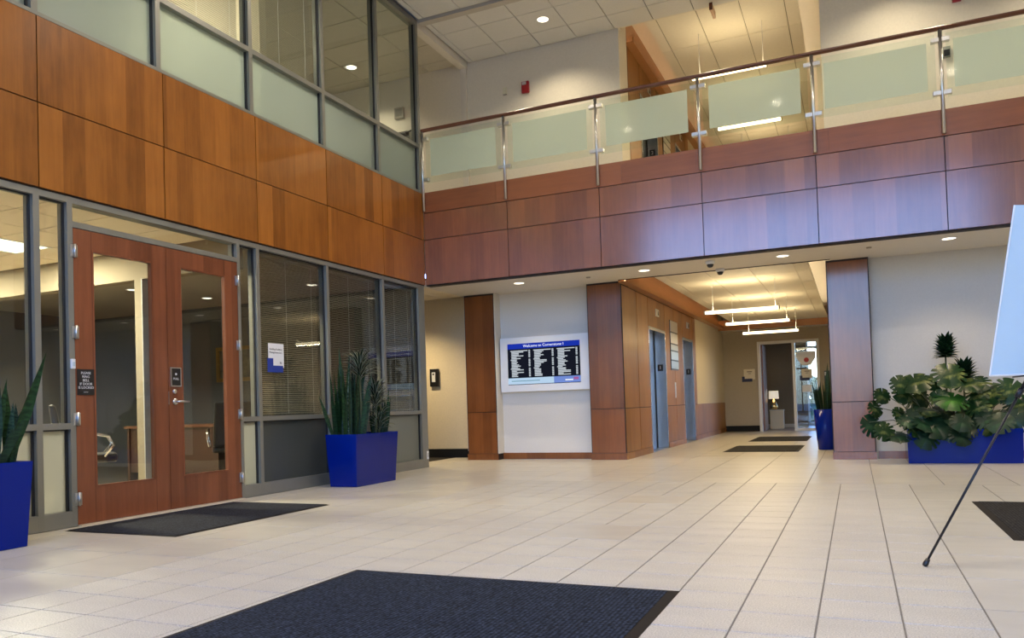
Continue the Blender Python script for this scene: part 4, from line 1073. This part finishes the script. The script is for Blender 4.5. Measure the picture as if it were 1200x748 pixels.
mat_('floor_mat', 6.59, 8.4, -4.83, -3.04, PILE3, 'black mat past the easel by the far wall')
mat_('corridor_mat', 3.77, 4.94, 2.93, 4.62, PILE3, 'black corridor mat nearer the lobby')
mat_('corridor_mat', 3.79, 4.90, 6.05, 7.95, PILE3, 'black corridor mat farther toward the end door')

# ================================================================== PLANTERS
def trough(x0, x1, y0, y1, h, e_, label, soil=.05):
    e = empty('planter', ((x0+x1)/2, (y0+y1)/2, 0), label, 'planter', 'blue planters')
    t = .015
    def ring(i, z, off): return [(x0-off+i, y0-off+i, z), (x1+off-i, y0-off+i, z), (x1+off-i, y1+off-i, z), (x0-off+i, y1+off-i, z)]
    V = ring(0, .002, 0)+ring(0, h, e_)+ring(t, h, e_)+ring(t, h-soil-.02, e_*.85)
    F = [(3, 2, 1, 0)]
    for L0, L1 in ((0, 4), (4, 8), (8, 12)):
        for k in range(4): F.append((L0+k, L0+(k+1) % 4, L1+(k+1) % 4, L1+k))
    F.append((12, 13, 14, 15))
    MB().add(V, F).build('body', BLUE, e, bevel=.003)
    MB().box(x0-e_*.8+t, x1+e_*.8-t, y0-e_*.8+t, y1+e_*.8-t, h-soil-.015, h-soil).build('soil', SOIL, e)
trough(.235, .60, -2.72, -1.91, .60, .032, 'blue planter with snake plants in front of the blinds')
trough(.14, .52, -7.32, -6.49, .59, .03, 'blue planter with a snake plant at the picture edge by the doors')
trough(6.36, 7.56, .65, 1.25, .41, .008, 'long low blue planter full of monstera', soil=.04)
e = empty('planter', (5.335, 3.45, 0), 'tall round blue planter just inside the corridor', 'planter', 'blue planters')
MB().lathe([(.125, .002), (.18, .65), (.168, .65), (.16, .60)], (5.335, 3.45, 0), 28).build('body', BLUE, e)
MB().lathe([(.16, .595), (.16, .602)], (5.335, 3.45, 0), 24).build('soil', SOIL, e)

# ------------------------------------------------ leaves
def set_uv(o, uv):
    a = o.data.attributes.new('leafuv', 'FLOAT_VECTOR', 'POINT')
    for i, q in enumerate(uv): a.data[i].vector = (q[0], q[1], 0)
def blade(parent, base, L, w, az, lean, droop, mat, face=None, n=9, name='leaf', tip=.45, cup=.25, basew=.6):
    """strap leaf rising from base; az is the direction it leans, droop makes it arch over"""
    d = Vector((math.cos(az), math.sin(az), 0)); up = Vector((0, 0, 1))
    fa_ = az+math.pi/2 if face is None else face
    side = Vector((math.cos(fa_), math.sin(fa_), 0))
    V = []; F = []; UV = []; b = Vector(base)
    p = b.copy(); th = lean
    for i in range(n+1):
        t = i/n
        th = lean+droop*t*t
        if i: p = p+(up*math.cos(th)+d*math.sin(th))*(L/n)
        ww = w*(basew+(1-basew)*min(1, t*2.5))
        if t > tip: ww *= max(.0, 1-((t-tip)/(1-tip))**1.5)
        nrm = (d*math.cos(th)-up*math.sin(th))
        s_ = (side-nrm*0).normalized()
        V += [p+s_*ww/2+nrm*ww*cup*.5, p-nrm*ww*cup*.2, p-s_*ww/2+nrm*ww*cup*.5]
        UV += [(1, t), (0, t), (-1, t)]
        if i:
            k = 3*i
            F += [(k-3, k-2, k+1, k), (k-2, k-1, k+2, k+1)]
    mb = MB(); mb.add(V, F, True)
    o = mb.build(name, mat, parent); set_uv(o, UV)
    return o
R_ = random.Random(3)
def snake(name, cx_, cy_, z, specs, label):
    e = empty(name, (cx_, cy_, z), label, 'plant', 'potted plants')
    for (dx, dy, L, w, az, lean, mt) in specs:
        blade(e, (cx_+dx, cy_+dy, z-.01), L, w, az, lean, R_.uniform(-.08, .12), mt, face=R_.uniform(.05, 1.45))
    return e
def rs(n, rx, ry, l0, l1, mats=(SNAKE, SNAKEE, SNAKE), w=(.045, .07), spread=.16):
    out = []; R_.seed(n*7+3)
    for k in range(n):
        dx, dy = R_.uniform(-rx, rx), R_.uniform(-ry, ry)
        az = math.atan2(dy, dx) + R_.uniform(-.5, .5)
        out.append((dx, dy, R_.uniform(l0, l1), R_.uniform(*w), az, R_.uniform(0, spread), R_.choice(mats)))
    return out
snake('snake_plant', .37, -2.52, .55, rs(46, .12, .15, .42, .95, w=(.036, .06))+[(.05, -.12, 1.10, .07, 2.6, .13, SNAKE), (.07, -.10, .80, .065, 0, .02, SNAKEW), (-.03, -.1, 1.0, .07, 1.2, .16, SNAKE), (.0, .05, .98, .06, 1.0, .2, SNAKE), (-.1, -.15, .55, .05, 3.6, .28, SNAKE)],
      'tall dark snake plant in the blue planter by the blinds')
snake('snake_plant', .46, -2.02, .55, rs(14, .09, .09, .28, .52, w=(.032, .05))+[(.05, .04, .60, .05, 1.1, .12, SNAKE), (.0, -.02, .62, .05, 1.8, .06, SNAKE)],
      'shorter snake plant at the far end of the blinds planter')
snake('snake_plant', .36, -6.72, .54, rs(20, .12, .18, .40, .75, w=(.045, .07))+[(.10, .12, .86, .075, .9, .30, SNAKE), (.12, .05, .62, .07, 1.3, .40, SNAKE), (.05, .02, .80, .07, 1.2, .12, SNAKEE), (.1, -.05, .70, .07, .8, .1, SNAKE)],
      'snake plant leaning out of the planter at the picture edge')
snake('snake_plant', 5.335, 3.45, .60, rs(26, .11, .11, .25, .58, w=(.035, .05), spread=.25)+[(0.02, 0, .82, .05, 0, .02, SNAKE), (.06, .02, .72, .05, .3, .04, SNAKE), (-.05, 0, .62, .05, 3.1, .12, SNAKE)],
      'snake plant in the tall round corridor planter')
def dracaena(x_, y_, z0, zt, n, L, label, w=.028, stems=True):
    e = empty('dracaena', (x_, y_, z0), label, 'plant', 'potted plants')
    MB().tube([(x_, y_, z0-.01), (x_+.01, y_, (z0+zt)/2), (x_, y_, zt)], [.014, .012, .010], 8).build('cane', STEMM, e)
    for k in range(n):
        t = k/n
        az = k*2.4; ln = .25+1.0*(1-t)
        blade(e, (x_, y_, zt-.16*(1-t)), L*R_.uniform(.8, 1.1), w, az, ln*.75, 1.3, DRAC, n=8, tip=.5, cup=.3, basew=.5)
    return e
dracaena(.47, -2.42, .55, 1.40, 44, .33, 'striped dracaena rising behind the tall snake plant', w=.036)
dracaena(.53, -2.20, .55, 1.06, 46, .30, 'striped dracaena arching low over the blinds planter', w=.038)
dracaena(.52, -2.12, .55, .78, 30, .25, 'small striped dracaena low in the blinds planter', w=.036)
# compact dracaenas in the long planter
def compact(x_, y_, z0, zt, r_, label, drop=False):
    e = empty('compact_dracaena', (x_, y_, z0), label, 'plant', 'potted plants')
    MB().tube([(x_-.02, y_, z0-.01), (x_-.01, y_, (z0+zt)/2), (x_, y_, zt+.05)], [.014, .012, .009], 8).build('cane', STEMM, e)
    for k in range(66):
        t = k/66; az = k*2.399
        th = 1.15*(1-t)+.12
        blade(e, (x_+.012*math.cos(az), y_+.012*math.sin(az), zt-r_*.8+t*r_*.85), r_*R_.uniform(.85, 1.0)*(.8+.25*t), .058, az, th*1.1, .7, DRACD, n=5, tip=.45, cup=.35)
    if drop:
        for az in (3.4, 2.9, 3.9, .3): blade(e, (x_, y_, zt-r_*.8), .17, .03, az, 1.5, .35, DRACD, n=5, tip=.5)
compact(6.84, .95, .37, 1.45, .19, 'dark dracaena with the higher leaf head above the monstera', True)
compact(7.03, .95, .37, 1.13, .20, 'dark dracaena with the lower leaf head above the monstera')
# monstera
def monstera_leaf(parent, c, size, yaw, pitch, roll, mat, root):
    pts = []; uv = []
    n = 60
    notch = {10: .74, 14: .58, 18: .52, 22: .62, 38: .62, 42: .52, 46: .58, 50: .74}
    for k in range(n):
        a = 2*math.pi*k/n      # 0 = stem side
        r = .50*(1-.20*math.cos(a*1.0)) * (1+.16*abs(math.sin(a))) 
        if k == 0: r = .16
        if k in (1, 2, n-2, n-1): r = .44
        if k == n//2: r = .66
        r *= notch.get(k, 1.0) if size > .2 else (1 if k not in notch else .8)
        pts.append((r*math.sin(a), -r*math.cos(a)))
    V = [Vector((0, 0, 0))]; UV = [(0, 0)]
    mid = [(p[0]*.5, p[1]*.5) for p in pts]
    cy_, sy_ = math.cos(yaw), math.sin(yaw)
    def shape(x_, y_):
        z_ = -.55*x_*x_ + .20*abs(x_) - .45*max(0, y_)**2
        return Vector((x_, y_, z_))*size
    for p in mid: V.append(shape(*p))
    for p in pts: V.append(shape(*p))
    from mathutils import Euler
    E_ = Euler((pitch, roll, yaw), 'XYZ').to_matrix()
    cc = Vector(c)
    V = [cc+E_ @ v for v in V]
    F = []
    for k in range(n):
        k2 = (k+1) % n
        F.append((0, 1+k, 1+k2)); F.append((1+k, 1+n+k, 1+n+k2, 1+k2))
    mb = MB(); mb.add(V, F, True)
    o = mb.build('leaf', mat, parent)
    st = cc+E_ @ shape(0, -.08)
    rt = Vector(root)
    md = (st+rt)/2+Vector((0, 0, .08))
    MB().tube([rt, md, st], [.006, .005, .004], 6).build('petiole', STEMM, o)
LV = [(6.47,.72,1.02,.34),(6.3,.65,1.0,.23),(6.63,.8,1.01,.24),(6.1,.68,.86,.19),(6.01,.63,.7,.2),(6.34,.8,.87,.22),(6.46,1.06,.77,.28),(6.3,1.0,.62,.18),(5.95,.57,.5,.27),(6.09,.46,.43,.23),(6.24,.53,.36,.26),(6.84,.74,1.1,.33),(6.71,.69,.82,.19),(6.86,.65,.78,.32),(7.03,.71,.96,.28),(7.17,1.06,.97,.26),(7.27,1.01,.81,.35),(7.35,1.0,.73,.27),(7.18,1.0,.85,.26),(6.6,.7,.65,.23),(6.46,.76,.6,.23),(6.4,.55,.45,.25),(6.53,.57,.5,.25),(6.66,.59,.47,.32),(6.84,.6,.43,.26),(6.9,.44,.35,.22),(6.57,.54,.34,.26),(7.01,.94,.68,.28),(7.11,.85,.55,.3),(7.19,.69,.53,.25),(7.13,.84,.68,.25),(6.93,.44,.52,.22),(7.52,1.07,.88,.31),(7.6,1.03,.71,.28),(7.54,.87,.52,.27),(7.33,.48,.51,.26),(7.22,.6,.44,.19),(6.78,.89,.64,.24),(7.37,1.04,.59,.26),(6.55,1.02,.84,.23),(6.33,.52,.53,.2),(6.68,.81,.59,.25),(6.84,.9,.56,.23),(7.0,.51,.42,.2)]
R_.seed(21)
mo = empty('monstera', (6.95, .95, .37), 'large variegated monstera spilling over the long blue planter', 'plant', 'potted plants')
for k, (x_, y_, z_, s_) in enumerate(LV):
    y_ = min(max(y_, .42), 1.12)
    yaw = math.atan2(-(x_-6.95), (y_-.95)*.6-.25) if False else R_.uniform(-.5, .5)+(x_-6.9)*-.9 + math.pi
    pit = R_.uniform(-.45, .5) - .75
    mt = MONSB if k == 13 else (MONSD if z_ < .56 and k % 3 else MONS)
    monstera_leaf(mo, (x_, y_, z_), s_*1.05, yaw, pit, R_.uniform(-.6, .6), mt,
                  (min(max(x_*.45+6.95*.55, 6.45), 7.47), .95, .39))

# ================================================================== EASEL
ea = empty('display_easel', (6.9, -5.8, 0), 'black tripod easel leg standing on the tiles', 'easel')
BLK = M('easel_black', (.012, .013, .018), .35, .3)
foot = Vector((6.074, -5.696, 0)); hitc = Vector((6.56, -5.657, .93))
dirn = hitc-foot; apex = foot+dirn*(1.72/.93)
fdir = Vector((-.5, .86, 0)).normalized(); rdir = Vector((.86, .5, 0)).normalized()
rel = foot-apex
ra = rel.dot(rdir); fa_ = rel.dot(fdir)
foot2 = Vector((apex.x, apex.y, 0)) - rdir*ra + fdir*fa_
foot3 = Vector((apex.x, apex.y, 0)) - fdir*.75
for ft_ in (foot, foot2, foot3):
    v = apex-ft_
    lg = MB().tube([ft_+v*.012, ft_+v*.50], .0062, 8).tube([ft_+v*.49, apex], .0085, 10).build('leg', BLK, ea)
    MB().tube([ft_+v*.49-v.normalized()*.02, ft_+v*.49+v.normalized()*.025], .0135, 10).build('clamp_collar', BLK, lg)
    MB().tube([ft_+Vector((0, 0, .002)), ft_+v*.008, ft_+v*.022], [.010, .014, .010], 10).build('rubber_foot', BLACKP, lg)
MB().lathe([(.03, -.04), (.035, 0), (.03, .03)], tuple(apex), 12).build('hub', BLK, ea)
bl = Vector((6.397, -5.66, .935)); tl = Vector((6.503, -5.84, 1.717)); wv = rdir*1.0
nrm = fdir
for ft_ in (foot, foot2):
    v = apex-ft_; pz = ft_+v*(.93/1.72)
    MB().tube([pz, pz+fdir*.105+Vector((0, 0, -.005))], .0035, 8).build('board_peg', BLK, ea)
bd = empty('foam_board', tuple(bl), 'pale blue blank foam board leaning on the easel', 'board')
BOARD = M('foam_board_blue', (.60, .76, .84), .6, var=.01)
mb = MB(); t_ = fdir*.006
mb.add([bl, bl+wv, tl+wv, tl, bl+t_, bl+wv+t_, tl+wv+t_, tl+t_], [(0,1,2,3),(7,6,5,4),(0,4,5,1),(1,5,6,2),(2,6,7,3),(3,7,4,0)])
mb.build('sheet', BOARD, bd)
EDGE = M('board_edge', (.85, .85, .83), .6)
up_ = (tl-bl).normalized()
for a, b in ((bl, tl), (bl, bl+wv)):
    MB().tube([a-t_*.2, b-t_*.2], .0045, 4, smooth=False).build('edge_strip', EDGE, bd)
